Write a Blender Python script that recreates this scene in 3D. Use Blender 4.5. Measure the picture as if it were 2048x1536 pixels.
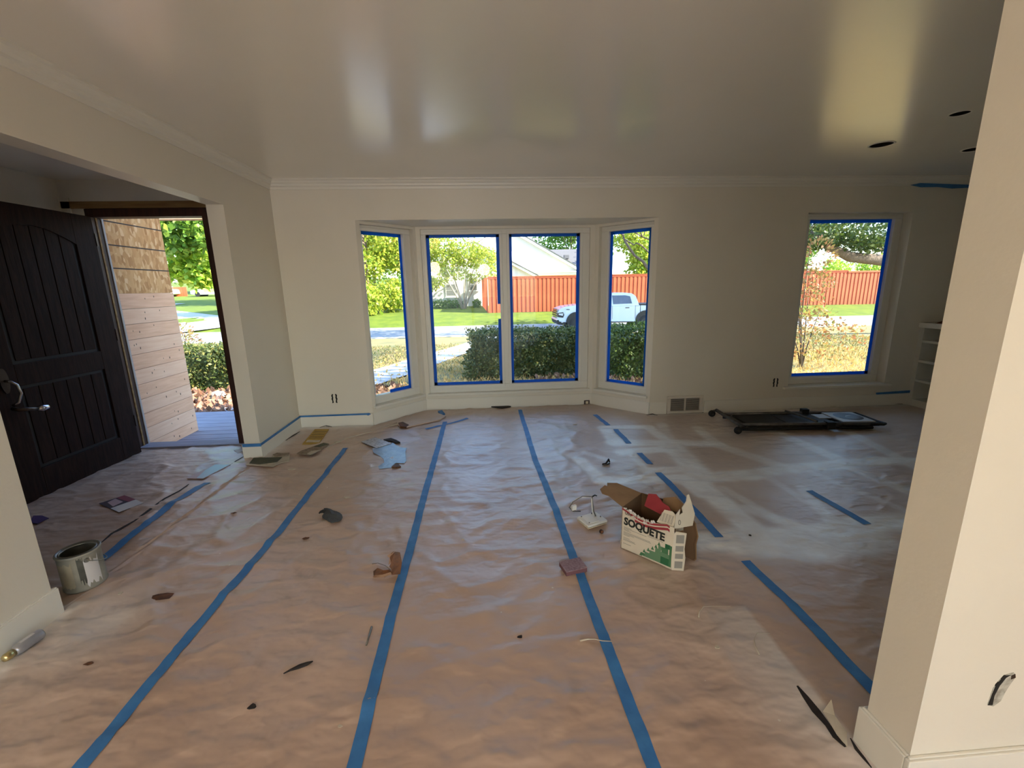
import bpy, math, random
import numpy as np
from mathutils import Vector, Matrix, noise
random.seed(7); rng = np.random.default_rng(7)
S = bpy.context.scene
C = S.collection
for o in list(bpy.data.objects): bpy.data.objects.remove(o)
PI = math.pi

# ------------------------------------------------------------------ camera
IMW, IMH, FPX = 2048, 1536, 870.7
PITCH, ROLL, YAW, CAMH = .2188, -.0203, .0637, 1.4108
_cy, _sy = math.cos(YAW), math.sin(YAW)
FW = Vector((_sy*math.cos(PITCH), _cy*math.cos(PITCH), -math.sin(PITCH)))
_r = Vector((_cy, -_sy, 0)); _u = _r.cross(FW)
RT = math.cos(ROLL)*_r + math.sin(ROLL)*_u
UP = -math.sin(ROLL)*_r + math.cos(ROLL)*_u
CAM = Vector((0, 0, CAMH))
cd = bpy.data.cameras.new('camera'); cam = bpy.data.objects.new('camera', cd); C.objects.link(cam)
cd.sensor_width = 36; cd.sensor_fit = 'HORIZONTAL'; cd.lens = FPX/IMW*36
cd.clip_start = .03; cd.clip_end = 600
m = Matrix((RT, UP, -FW)).transposed().to_4x4(); m.translation = CAM
cam.matrix_world = m
S.camera = cam
S.view_settings.view_transform = 'Standard'; S.view_settings.look = 'None'
S.view_settings.gamma = 1; S.view_settings.use_curve_mapping = False
S.view_settings.exposure = 0.42

# ------------------------------------------------------------------ sky, sun
SUN_DIR = Vector((.80, -.28, .54)).normalized()          # towards the sun
w = bpy.data.worlds.new('world'); S.world = w; w.use_nodes = True
nt = w.node_tree; nt.nodes.clear()
sky = nt.nodes.new('ShaderNodeTexSky'); sky.sky_type = 'NISHITA'; sky.sun_disc = False; sky.dust_density = .25; sky.ozone_density = 2.5
sky.sun_elevation = math.asin(SUN_DIR.z); sky.sun_rotation = math.atan2(SUN_DIR.x, SUN_DIR.y)
bg = nt.nodes.new('ShaderNodeBackground'); bg.inputs['Strength'].default_value = .66
wo = nt.nodes.new('ShaderNodeOutputWorld')
nt.links.new(sky.outputs[0], bg.inputs[0]); nt.links.new(bg.outputs[0], wo.inputs[0])
sl = bpy.data.lights.new('sun', 'SUN'); sl.energy = 15.5; sl.angle = .009; sl.color = (1, .90, .74)
so = bpy.data.objects.new('sun', sl); C.objects.link(so)
so.rotation_euler = SUN_DIR.to_track_quat('Z', 'Y').to_euler(); so.location = (10, -10, 12)

# ------------------------------------------------------------------ pixel -> place helpers
def ray(u, v): return FW + (u-IMW/2)/FPX*RT - (v-IMH/2)/FPX*UP
def F(u, v, z=0.0):
    d = ray(u, v); return CAM + d*((z-CAMH)/d.z)
def Yp(u, v, Y):
    d = ray(u, v); return CAM + d*(Y/d.y)
def Xp(u, v, X):
    d = ray(u, v); return CAM + d*(X/d.x)

# ------------------------------------------------------------------ mesh helpers
class MB:
    def __init__(s): s.v = []; s.f = []; s.mi = []; s.m = 0
    def add(s, vs, fs):
        b = len(s.v); s.v += [tuple(p) for p in vs]; s.f += [tuple(b+i for i in f) for f in fs]; s.mi += [s.m]*len(fs); return s
    def box(s, a, b):
        x0, y0, z0 = a; x1, y1, z1 = b
        return s.add([(x0,y0,z0),(x1,y0,z0),(x1,y1,z0),(x0,y1,z0),(x0,y0,z1),(x1,y0,z1),(x1,y1,z1),(x0,y1,z1)],
              [(0,3,2,1),(4,5,6,7),(0,1,5,4),(1,2,6,5),(2,3,7,6),(3,0,4,7)])
    def prism(s, poly, z0, z1, axis='z'):
        n = len(poly)
        def P(p, h):
            return (p[0],p[1],h) if axis=='z' else ((p[0],h,p[1]) if axis=='y' else (h,p[0],p[1]))
        vs = [P(p,z0) for p in poly]+[P(p,z1) for p in poly]
        return s.add(vs, [tuple(range(n-1,-1,-1)), tuple(range(n,2*n))]+[(i,(i+1)%n,n+(i+1)%n,n+i) for i in range(n)])
    def cyl(s, p0, p1, r0, r1=None, n=12, cap=True):
        r1 = r0 if r1 is None else r1
        p0, p1 = Vector(p0), Vector(p1); d = (p1-p0).normalized()
        a = d.orthogonal().normalized(); b = d.cross(a)
        vs = []
        for p, r in ((p0,r0),(p1,r1)):
            for i in range(n):
                t = 2*PI*i/n; vs.append(p + a*(r*math.cos(t)) + b*(r*math.sin(t)))
        fs = [(i,(i+1)%n,n+(i+1)%n,n+i) for i in range(n)]
        if cap: fs += [tuple(range(n-1,-1,-1)), tuple(range(n,2*n))]
        return s.add(vs, fs)
    def tube(s, pts, r, n=8, cap=True):
        pts = [Vector(p) for p in pts]; k = len(pts)
        rs = r if isinstance(r,(list,tuple)) else [r]*k
        vs = []; ref = None
        for i, p in enumerate(pts):
            d = (pts[min(i+1,k-1)]-pts[max(i-1,0)]).normalized()
            a = (d.orthogonal() if ref is None else ref - d*ref.dot(d)).normalized(); ref = a; b = d.cross(a)
            for j in range(n):
                t = 2*PI*j/n; vs.append(p+a*(rs[i]*math.cos(t))+b*(rs[i]*math.sin(t)))
        fs = [(i*n+j, i*n+(j+1)%n, (i+1)*n+(j+1)%n, (i+1)*n+j) for i in range(k-1) for j in range(n)]
        if cap: fs += [tuple(range(n-1,-1,-1)), tuple(range((k-1)*n,k*n))]
        return s.add(vs, fs)
    def lathe(s, prof, n=32, o=(0,0,0)):
        k = len(prof); vs = []
        for r, z in prof:
            for j in range(n):
                t = 2*PI*j/n; vs.append((o[0]+r*math.cos(t), o[1]+r*math.sin(t), o[2]+z))
        return s.add(vs, [(i*n+j, i*n+(j+1)%n, (i+1)*n+(j+1)%n, (i+1)*n+j) for i in range(k-1) for j in range(n)])
    def xf(s, M, start=0):
        for i in range(start, len(s.v)): s.v[i] = tuple(M @ Vector(s.v[i]))
        return s
    def build(s, name, mats, parent=None, smooth=False, bevel=0, mtx=None):
        me = bpy.data.meshes.new(name); me.from_pydata(s.v, [], s.f)
        if not isinstance(mats, (list,tuple)): mats = [mats]
        for mm in mats: me.materials.append(M[mm] if isinstance(mm,str) else mm)
        if len(mats) > 1: me.polygons.foreach_set('material_index', s.mi)
        if smooth: me.polygons.foreach_set('use_smooth', [True]*len(me.polygons))
        me.validate(); me.update()
        o = bpy.data.objects.new(name, me); C.objects.link(o)
        if parent is not None: o.parent = parent
        if mtx is not None: o.matrix_world = mtx
        if bevel:
            b = o.modifiers.new('bevel','BEVEL'); b.width = bevel; b.segments = 2; b.limit_method = 'ANGLE'
        if smooth == 'auto':
            pass
        return o
def fix_normals(o):
    import bmesh
    bm = bmesh.new(); bm.from_mesh(o.data); bmesh.ops.recalc_face_normals(bm, faces=bm.faces); bm.to_mesh(o.data); bm.free(); return o
def tag(o, label=None, cat=None, group=None, kind=None):
    if label: o['label'] = label
    if cat: o['category'] = cat
    if group: o['group'] = group
    if kind: o['kind'] = kind
    return o
def empty(name, loc=(0,0,0), rz=0, parent=None):
    o = bpy.data.objects.new(name, None); C.objects.link(o); o.location = loc; o.rotation_euler = (0,0,rz); o.empty_display_size = .05
    if parent is not None: o.parent = parent
    return o
def struct(o): o['kind'] = 'structure'; return o
def box(name, a, b, mat, parent=None, bevel=0): return MB().box(a, b).build(name, mat, parent, bevel=bevel)
def copy_tree(o, parent=None):
    c = o.copy(); C.objects.link(c); c.parent = parent
    for ch in o.children: copy_tree(ch, c)
    return c
def inst(o, parent=None, mtx=None):
    c = o.copy(); C.objects.link(c); c.parent = parent
    if mtx is not None: c.matrix_local = mtx
    return c

# ------------------------------------------------------------------ materials
M = {}
def lin(r, g, b): 
    f = lambda c: (c/255/12.92) if c/255 <= .04045 else ((c/255+.055)/1.055)**2.4
    return (f(r), f(g), f(b), 1)
def col4(c): return tuple(c) if len(c)==4 else (*c, 1)
def mat(name, c, rough=.6, c2=None, scale=6, stretch=None, bump=0, bscale=None, metal=0, spec=.5, detail=4, coat=0, ramp=(.35,.65)):
    m = bpy.data.materials.new(name); m.use_nodes = True; M[name] = m
    n = m.node_tree; p = n.nodes['Principled BSDF']
    p.inputs['Roughness'].default_value = rough; p.inputs['Metallic'].default_value = metal
    p.inputs['Specular IOR Level'].default_value = spec; p.inputs['Base Color'].default_value = col4(c)
    p.inputs['Coat Weight'].default_value = coat
    if c2 or bump:
        tc = n.nodes.new('ShaderNodeTexCoord'); mp = n.nodes.new('ShaderNodeMapping')
        n.links.new(tc.outputs['Object'], mp.inputs[0])
        if stretch: mp.inputs['Scale'].default_value = stretch
        nz = n.nodes.new('ShaderNodeTexNoise'); nz.inputs['Scale'].default_value = scale; nz.inputs['Detail'].default_value = detail
        n.links.new(mp.outputs[0], nz.inputs[0])
        if c2:
            rp = n.nodes.new('ShaderNodeValToRGB'); rp.color_ramp.elements[0].color = col4(c); rp.color_ramp.elements[1].color = col4(c2)
            rp.color_ramp.elements[0].position, rp.color_ramp.elements[1].position = ramp
            n.links.new(nz.outputs['Fac'], rp.inputs[0]); n.links.new(rp.outputs[0], p.inputs['Base Color'])
        if bump:
            nb = n.nodes.new('ShaderNodeTexNoise'); nb.inputs['Scale'].default_value = bscale or scale*4; nb.inputs['Detail'].default_value = 3
            n.links.new(mp.outputs[0], nb.inputs[0])
            bp = n.nodes.new('ShaderNodeBump'); bp.inputs['Strength'].default_value = 1; bp.inputs['Distance'].default_value = bump
            n.links.new(nb.outputs['Fac'], bp.inputs['Height']); n.links.new(bp.outputs[0], p.inputs['Normal'])
    return m
def leafmat(name, cols, trans=.4, rough=.5):
    m = bpy.data.materials.new(name); m.use_nodes = True; M[name] = m
    n = m.node_tree; p = n.nodes['Principled BSDF']; p.inputs['Roughness'].default_value = rough
    g = n.nodes.new('ShaderNodeNewGeometry'); rp = n.nodes.new('ShaderNodeValToRGB')
    el = rp.color_ramp.elements
    while len(el) < len(cols): el.new(.5)
    for i, c in enumerate(cols): el[i].position = i/(len(cols)-1); el[i].color = col4(c)
    n.links.new(g.outputs['Random Per Island'], rp.inputs[0]); n.links.new(rp.outputs[0], p.inputs['Base Color'])
    t = n.nodes.new('ShaderNodeBsdfTranslucent'); n.links.new(rp.outputs[0], t.inputs[0])
    mx = n.nodes.new('ShaderNodeMixShader'); mx.inputs[0].default_value = trans
    out = n.nodes['Material Output']
    n.links.new(p.outputs[0], mx.inputs[1]); n.links.new(t.outputs[0], mx.inputs[2]); n.links.new(mx.outputs[0], out.inputs[0])
    return m
def glassmat(name, tint=(1,1,1,1), refl=1.0):
    m = bpy.data.materials.new(name); m.use_nodes = True; M[name] = m
    n = m.node_tree; n.nodes.remove(n.nodes['Principled BSDF'])
    t = n.nodes.new('ShaderNodeBsdfTransparent'); t.inputs[0].default_value = tint
    g = n.nodes.new('ShaderNodeBsdfGlossy'); g.inputs['Roughness'].default_value = .01
    lw = n.nodes.new('ShaderNodeFresnel'); lw.inputs[0].default_value = 1.3
    mx = n.nodes.new('ShaderNodeMixShader')
    n.links.new(lw.outputs[0], mx.inputs[0]); n.links.new(t.outputs[0], mx.inputs[1]); n.links.new(g.outputs[0], mx.inputs[2])
    n.links.new(mx.outputs[0], n.nodes['Material Output'].inputs[0])
    return m
def ramp3(n, fac, cols, pos):
    rp = n.nodes.new('ShaderNodeValToRGB'); el = rp.color_ramp.elements
    while len(el) < len(cols): el.new(.5)
    for i, c in enumerate(cols): el[i].position = pos[i]; el[i].color = col4(c)
    n.links.new(fac, rp.inputs[0]); return rp.outputs[0]

mat('wall_paint', (.80,.75,.65), .40, (.77,.72,.62), 1.2, bump=.0006, bscale=60)
mat('ceiling_paint', (.92,.87,.78), .30, (.89,.84,.75), 1.5, bump=.0035, bscale=3.2, coat=1)
M['ceiling_paint'].node_tree.nodes['Principled BSDF'].inputs['Coat Roughness'].default_value = .19
mat('trim_paint', (.82,.79,.71), .35)
mat('vinyl', (.80,.78,.72), .35)
mat('tape', (.035,.16,.42), .55, (.05,.21,.50), 14, stretch=(1,1,1), bump=.0006, bscale=60)
leafmat('tape_window', [(.012,.19,.60),(.015,.23,.68)], .6, .5)
mat('tape_dark', (.02,.06,.20), .6)
mat('subfloor', (.035,.022,.014), .5, (.06,.035,.02), 4, stretch=(1,8,1))
mat('drywall_hole', (.01,.009,.008), .9)
mat('gypsum', (.62,.60,.52), .9, (.30,.27,.22), 40, bump=.004, bscale=60)
mat('door_wood', (.016,.0065,.0045), .55, (.028,.012,.008), 9, stretch=(6,6,.6), bump=.0008, bscale=20, spec=.12)
mat('door_dark', (.006,.003,.0025), .6)
mat('frame_wood', (.030,.010,.006), .5, (.060,.020,.011), 9, stretch=(6,6,.6))
mat('raw_wood', (.33,.20,.07), .7, (.22,.12,.04), 6, stretch=(.6,6,6))
mat('cedar', (.92,.56,.35), .6, (.82,.46,.27), 3, stretch=(6,1.2,14), bump=.0008, bscale=8)
mat('cedar_b', (.94,.61,.40), .6, (.88,.53,.33), 3, stretch=(6,1.2,14), bump=.0008, bscale=8)
mat('cedar_knot', (.10,.045,.02), .6)
def osb_material():
    m = mat('osb', (.5,.3,.14), .75); n = m.node_tree; p = n.nodes['Principled BSDF']
    tc = n.nodes.new('ShaderNodeTexCoord'); mp = n.nodes.new('ShaderNodeMapping'); n.links.new(tc.outputs['Object'], mp.inputs[0]); mp.inputs['Scale'].default_value = (1,52,24); mp.inputs['Rotation'].default_value = (.5,0,0)
    nz = n.nodes.new('ShaderNodeTexNoise'); nz.inputs['Scale'].default_value = .5; n.links.new(mp.outputs[0], nz.inputs[0])
    ad = n.nodes.new('ShaderNodeMixRGB'); ad.inputs[0].default_value = .25; n.links.new(mp.outputs[0], ad.inputs[1]); n.links.new(nz.outputs['Color'], ad.inputs[2])
    vo = n.nodes.new('ShaderNodeTexVoronoi'); vo.inputs['Scale'].default_value = 1.0; vo.inputs['Randomness'].default_value = 1; n.links.new(ad.outputs[0], vo.inputs[0])
    sep = n.nodes.new('ShaderNodeSeparateColor'); n.links.new(vo.outputs['Color'], sep.inputs[0])
    n.links.new(ramp3(n, sep.outputs[0], [(.50,.23,.07),(.66,.34,.12),(.74,.42,.17),(.86,.57,.28)], (0,.35,.75,1)), p.inputs['Base Color'])
osb_material()
mat('osb_line', (.06,.04,.03), .8)
mat('jamb_pale', (.50,.46,.46), .5)
mat('deck_wood', (.30,.29,.34), .7, (.22,.21,.26), 4, stretch=(.8,8,1), bump=.001, bscale=12)
mat('metal_bright', (.55,.53,.55), .22, metal=1)
mat('metal_dark', (.10,.08,.07), .35, metal=1)
mat('tin', (.33,.33,.30), .4, (.22,.22,.19), 12, metal=.7)
mat('paint_dried', (.36,.34,.28), .6, (.24,.23,.19), 9, bump=.001, bscale=20)
mat('paint_label', (.46,.40,.28), .6, (.36,.32,.24), 18)
mat('can_inside', (.10,.10,.08), .5, (.03,.03,.025), 10)
mat('cardboard', (.33,.20,.10), .8, (.27,.16,.08), 12, stretch=(1,1,.3))
mat('cardboard_dark', (.16,.09,.045), .85)
mat('box_print', (.70,.63,.50), .55, (.66,.58,.46), 10)
mat('box_red', (.33,.035,.045), .55); mat('ink_black', (.012,.015,.012), .6)
mat('ink_grey', (.30,.28,.24), .7); mat('ink_green', (.02,.13,.05), .6); mat('ink_green_light', (.12,.24,.13), .6); mat('ink_green_mid', (.06,.18,.08), .6)
mat('plaster_white', (.80,.76,.70), .9, (.6,.55,.5), 60, bump=.003, bscale=80)
mat('plastic_white', (.80,.78,.72), .35); mat('plastic_cream', (.70,.60,.44), .4)
mat('wire_grey', (.16,.15,.14), .45); mat('black_plastic', (.012,.012,.012), .5); mat('rubber', (.055,.055,.058), .7, (.075,.08,.075), 30, bump=.002, bscale=30)
mat('sponge', (.24,.15,.18), .9, (.34,.24,.28), 80, bump=.001, bscale=120); mat('sponge_side', (.16,.07,.08), .9)
mat('dry_leaf', (.15,.052,.014), .6, (.06,.022,.008), 30); mat('dry_leaf_pale', (.34,.20,.12), .6, (.22,.11,.06), 30)
mat('twig', (.10,.075,.05), .8); mat('twig_dark', (.018,.012,.01), .8)
mat('yellow_pad', (.48,.30,.03), .6, (.40,.24,.02), 20)
mat('blue_sheet', (.17,.28,.48), .25, (.25,.38,.58), 14, bump=.003, bscale=30)
mat('flyer_blue', (.28,.50,.72), .3); mat('flyer_pink', (.48,.36,.40), .4); mat('paper_white', (.62,.60,.60), .6); mat('paper_cream', (.60,.53,.42), .7, (.5,.43,.33), 20)
mat('flyer_red', (.22,.05,.07), .5); mat('flyer_dark', (.06,.04,.05), .5); mat('purple', (.075,.035,.13), .6)
mat('torn_green', (.10,.10,.06), .8, (.07,.075,.05), 20); mat('torn_tan', (.34,.27,.20), .8, (.2,.15,.1), 40)
mat('tile_white', (.50,.52,.58), .35, (.30,.30,.36), 45, ramp=(.45,.6))
mat('cart_tube', (.11,.105,.095), .45, (.06,.055,.05), 14, metal=.4); mat('cart_black', (.006,.006,.006), .7); mat('cart_white', (.42,.43,.42), .45); mat('cart_disc', (.06,.065,.075), .45)
mat('vent_metal', (.68,.62,.54), .45); mat('vent_dark', (.12,.10,.085), .8)
mat('shelf_paint', (.70,.68,.60), .5)
mat('label_silver', (.45,.45,.47), .3, (.35,.35,.38), 12, metal=.4); mat('brass', (.62,.50,.24), .25, metal=.9)
# outdoors
mat('street', (.33,.34,.36), .85, (.27,.28,.30), 3, bump=.004, bscale=60); mat('kerb', (.50,.49,.46), .85, (.42,.41,.38), 4)
mat('walk', (.48,.48,.48), .85, (.40,.40,.41), 2.5, bump=.003, bscale=30)
mat('lawn', (.145,.20,.010), .9, (.09,.15,.008), 1.6, bump=.03, bscale=30, detail=8)
mat('yard', (.17,.18,.085), .95, (.38,.27,.11), 1.6, bump=.03, bscale=25, detail=8)
mat('mulch', (.16,.085,.05), .95, (.27,.15,.09), 14, bump=.03, bscale=30)
mat('fence_wood', (.53,.118,.04), .75, (.44,.092,.031), 3, stretch=(4,4,.5))
mat('fence_back', (.40,.075,.028), .8, (.33,.06,.022), 3, stretch=(4,4,.5))
mat('siding', (.82,.81,.78), .7, (.78,.77,.74), 3); mat('house_trim', (.74,.70,.58), .6); mat('shingle', (.17,.165,.17), .9, (.12,.12,.125), 12, stretch=(1,1,3), bump=.02, bscale=20)
mat('house_glass', (.12,.14,.15), .1); mat('truck_white', (.58,.66,.74), .25, coat=.6); mat('truck_glass', (.05,.06,.09), .06, coat=1)
mat('truck_black', (.015,.016,.018), .5); mat('tyre', (.018,.018,.02), .8); mat('rim', (.30,.30,.32), .35, metal=.8); mat('lamp_clear', (.55,.58,.60), .12); mat('chrome', (.6,.6,.62), .15, metal=1)
mat('bark', (.20,.15,.11), .9, (.12,.09,.065), 9, stretch=(3,3,.6), bump=.02, bscale=14); mat('bark_pale', (.42,.36,.28), .85, (.30,.25,.19), 8, stretch=(3,3,.6))
mat('roof_shingle', (.16,.15,.14), .9); mat('brick_wall', (.40,.30,.25), .9); mat('stone', (.38,.36,.33), .9, (.28,.27,.25), 6, bump=.01)
mat('car_white', (.8,.8,.8), .3); mat('car_red', (.5,.05,.04), .4)
leafmat('leaf_yellowgreen', [(.20,.34,.03),(.36,.46,.05),(.52,.50,.07),(.30,.42,.05)])
leafmat('leaf_green', [(.07,.17,.02),(.14,.28,.035),(.25,.36,.05)])
leafmat('leaf_bright', [(.16,.36,.03),(.36,.54,.05),(.55,.62,.10)])
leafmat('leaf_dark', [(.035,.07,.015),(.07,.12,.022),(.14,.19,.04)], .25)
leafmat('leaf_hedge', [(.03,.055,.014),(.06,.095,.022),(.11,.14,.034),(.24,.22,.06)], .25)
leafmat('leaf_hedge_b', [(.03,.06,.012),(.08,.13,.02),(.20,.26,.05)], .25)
leafmat('leaf_orange', [(.46,.26,.03),(.58,.40,.05),(.36,.38,.05)])
leafmat('leaf_autumn', [(.30,.26,.06),(.46,.30,.10),(.40,.15,.07),(.26,.30,.08)])
leafmat('leaf_rust', [(.36,.16,.08),(.30,.22,.10),(.22,.24,.07)])
leafmat('leaf_brown', [(.14,.07,.04),(.27,.14,.085),(.40,.24,.16),(.20,.10,.06)], .1, .7)
leafmat('leaf_straw', [(.56,.38,.12),(.78,.58,.24),(.72,.42,.14),(.40,.36,.11)], .3, .7)
leafmat('leaf_grass', [(.10,.14,.04),(.18,.22,.06),(.30,.24,.09),(.22,.20,.10)], .3, .7)
glassmat('glass', (.97,.98,.97,1))
lampm = bpy.data.materials.new('lamp_glow'); lampm.use_nodes = True; M['lamp_glow'] = lampm
_p = lampm.node_tree.nodes['Principled BSDF']; _p.inputs['Emission Color'].default_value = (1,.84,.63,1); _p.inputs['Emission Strength'].default_value = 32  # warm glow of the added fill globes behind the camera

# floor paper: brown kraft with white overspray carried by the vertex attribute 'paint', drips and footmarks
def paper_material():
    m = bpy.data.materials.new('floor_paper'); m.use_nodes = True; M['floor_paper'] = m
    n = m.node_tree; p = n.nodes['Principled BSDF']; p.inputs['Roughness'].default_value = .46; p.inputs['Specular IOR Level'].default_value = 1.0
    tc = n.nodes.new('ShaderNodeTexCoord')
    def nz(scale, detail=4, stretch=None):
        mp = n.nodes.new('ShaderNodeMapping'); n.links.new(tc.outputs['Object'], mp.inputs[0])
        if stretch: mp.inputs['Scale'].default_value = stretch
        t = n.nodes.new('ShaderNodeTexNoise'); t.inputs['Scale'].default_value = scale; t.inputs['Detail'].default_value = detail
        n.links.new(mp.outputs[0], t.inputs[0]); return t.outputs['Fac']
    base = ramp3(n, nz(1.6, 6), [(.43,.29,.21),(.50,.355,.27),(.56,.415,.33)], (.3,.5,.72))
    a = n.nodes.new('ShaderNodeAttribute'); a.attribute_name = 'paint'
    mul = n.nodes.new('ShaderNodeMath'); mul.operation = 'MULTIPLY_ADD'
    add = n.nodes.new('ShaderNodeMath'); add.operation = 'MULTIPLY'
    r = n.nodes.new('ShaderNodeMapRange'); r.inputs['From Min'].default_value = .25; r.inputs['From Max'].default_value = .75; r.inputs['To Min'].default_value = .55; r.inputs['To Max'].default_value = 1.25
    n.links.new(nz(5, 6), r.inputs[0]); n.links.new(a.outputs['Fac'], add.inputs[0]); n.links.new(r.outputs[0], add.inputs[1]); add.use_clamp = True
    mx = n.nodes.new('ShaderNodeMixRGB'); n.links.new(add.outputs[0], mx.inputs[0]); n.links.new(base, mx.inputs[1]); mx.inputs[2].default_value = (.86,.86,.83,1)
    vo = n.nodes.new('ShaderNodeTexVoronoi'); vo.inputs['Scale'].default_value = 9; vo.feature = 'F1'; n.links.new(tc.outputs['Object'], vo.inputs[0])
    lt = n.nodes.new('ShaderNodeMath'); lt.operation = 'LESS_THAN'; lt.inputs[1].default_value = .045; n.links.new(vo.outputs['Distance'], lt.inputs[0])
    gate = n.nodes.new('ShaderNodeMath'); gate.operation = 'GREATER_THAN'; gate.inputs[1].default_value = .52; n.links.new(nz(.9, 2), gate.inputs[0])
    sp = n.nodes.new('ShaderNodeMath'); sp.operation = 'MULTIPLY'; n.links.new(lt.outputs[0], sp.inputs[0]); n.links.new(gate.outputs[0], sp.inputs[1])
    m2 = n.nodes.new('ShaderNodeMixRGB'); n.links.new(sp.outputs[0], m2.inputs[0]); n.links.new(mx.outputs[0], m2.inputs[1]); m2.inputs[2].default_value = (.66,.62,.54,1)
    n.links.new(m2.outputs[0], p.inputs['Base Color']); p.inputs['Coat Weight'].default_value = .6; p.inputs['Coat Roughness'].default_value = .38
    # fine crumple: sharp creases where warped noise crosses its middle value
    def crease(scale, stretch, wd):
        f = nz(scale, 3, stretch); a1 = n.nodes.new('ShaderNodeMath'); a1.operation = 'SUBTRACT'; a1.inputs[1].default_value = .5; n.links.new(f, a1.inputs[0])
        a2 = n.nodes.new('ShaderNodeMath'); a2.operation = 'ABSOLUTE'; n.links.new(a1.outputs[0], a2.inputs[0])
        r_ = n.nodes.new('ShaderNodeMapRange'); r_.inputs['From Max'].default_value = wd; r_.inputs['To Min'].default_value = 1; r_.inputs['To Max'].default_value = 0; r_.interpolation_type = 'SMOOTHSTEP'; n.links.new(a2.outputs[0], r_.inputs[0]); return r_.outputs[0]
    c1, c2, c3 = crease(2.4, (1,1.8,1), .11), crease(5.0, (1,1.4,1), .13), nz(11, 3, (1,1.5,1))
    s1 = n.nodes.new('ShaderNodeMath'); s1.operation = 'MULTIPLY_ADD'; n.links.new(c2, s1.inputs[0]); s1.inputs[1].default_value = .45; n.links.new(c1, s1.inputs[2])
    s2 = n.nodes.new('ShaderNodeMath'); s2.operation = 'MULTIPLY_ADD'; n.links.new(c3, s2.inputs[0]); s2.inputs[1].default_value = .35; n.links.new(s1.outputs[0], s2.inputs[2])
    bp = n.nodes.new('ShaderNodeBump'); bp.inputs['Distance'].default_value = .0046; n.links.new(s2.outputs[0], bp.inputs['Height']); n.links.new(bp.outputs[0], p.inputs['Normal'])
paper_material()

# ================================================================== SETTING
D = 4.544; XL = -1.96; XLH = -2.09; ZH = 2.076; CEIL = 2.44; YJ = 3.709; YN = 1.833
XR = 1.1276; YR1 = 1.0036; YR2 = .8695; BZ = .134; BT = .015
HALL_X = -3.45; FRONT_Y = 4.08; REAR_Y = -4.2; EAST_X = 5.2
BL0, BL1, BR1, BR0 = Vector((-1.20,D)), Vector((-.70,5.05)), Vector((1.29,5.05)), Vector((1.81,D)); BAYZ = 2.072
WT = .2

# subfloor slab, ceiling
fl = MB(); fl.box((HALL_X-.1, REAR_Y-.1, -.12), (EAST_X+.1, FRONT_Y+.12, 0)); fl.box((XLH, FRONT_Y+.12, -.12), (EAST_X+.1, D+.12, 0))
fl.prism([BL0+Vector((0,.1)), BL1+Vector((0,.05)), BR1+Vector((0,.05)), BR0+Vector((0,.1))][::-1], -.12, 0)
floor = struct(fl.build('floor', 'subfloor'))
# ceiling with three round light holes cut as octagonal gaps built from strips
holes = [(3.15, 3.515, .075), (3.09, 2.89, .05), (4.06, 3.63, .07)]
def ceiling_mesh():
    import bmesh
    bm = bmesh.new()
    outer = [bm.verts.new((x,y,CEIL)) for x,y in ((XLH,REAR_Y-.1),(EAST_X+.1,REAR_Y-.1),(EAST_X+.1,D+.1),(XLH,D+.1))]
    edges = [bm.edges.new((outer[i],outer[(i+1)%4])) for i in range(4)]
    for hx, hy, r in holes:
        ring = [bm.verts.new((hx+r*math.cos(2*PI*i/24), hy+r*math.sin(2*PI*i/24), CEIL)) for i in range(24)]
        edges += [bm.edges.new((ring[i],ring[(i+1)%24])) for i in range(24)]
    res = bmesh.ops.triangle_fill(bm, use_beauty=True, use_dissolve=False, edges=edges)
    for f in list(bm.faces):
        c = f.calc_center_median()
        if any((c.x-hx)**2+(c.y-hy)**2 < (r*.9)**2 for hx,hy,r in holes): bm.faces.remove(f)
    for f in bm.faces:
        f.normal_update()
        if f.normal.z > 0: f.normal_flip()
    me = bpy.data.meshes.new('ceiling'); bm.to_mesh(me); bm.free(); me.materials.append(M['ceiling_paint']); return me
ceil = bpy.data.objects.new('ceiling', ceiling_mesh()); C.objects.link(ceil); struct(ceil)
struct(MB().box((HALL_X-.1, REAR_Y-.1, 2.34), (XLH, FRONT_Y+.1, 2.40)).build('ceiling_hall', 'ceiling_paint'))
struct(MB().box((HALL_X-.3, REAR_Y-.3, 2.62), (XLH-.1, FRONT_Y+.1, 2.68)).box((XLH-.1, REAR_Y-.3, 2.62), (EAST_X+.3, D+.22, 2.68)).build('ceiling_attic', 'raw_wood'))
# the can housings above the holes
for i, (hx, hy, r) in enumerate(holes):
    hr = empty('light_housing', (hx, hy, CEIL))
    MB().lathe([(r*1.0,-.001),(r*1.0,.10),(0.001,.10)], 24).build('housing_can', 'drywall_hole', hr, True)
    MB().lathe([(r*1.0,.0),(r*1.0,-.004),(r*1.16,-.004),(r*1.18,.0)], 24).build('housing_rim', 'trim_paint', hr, True)
    tag(hr, ['empty round ceiling light opening ringed by a trim gap, largest of the three', 'smaller empty round recessed light opening in the ceiling, away from the window wall', 'empty round recessed light opening in the ceiling next to the pier'][i], 'light opening', 'recessed light openings')

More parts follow.
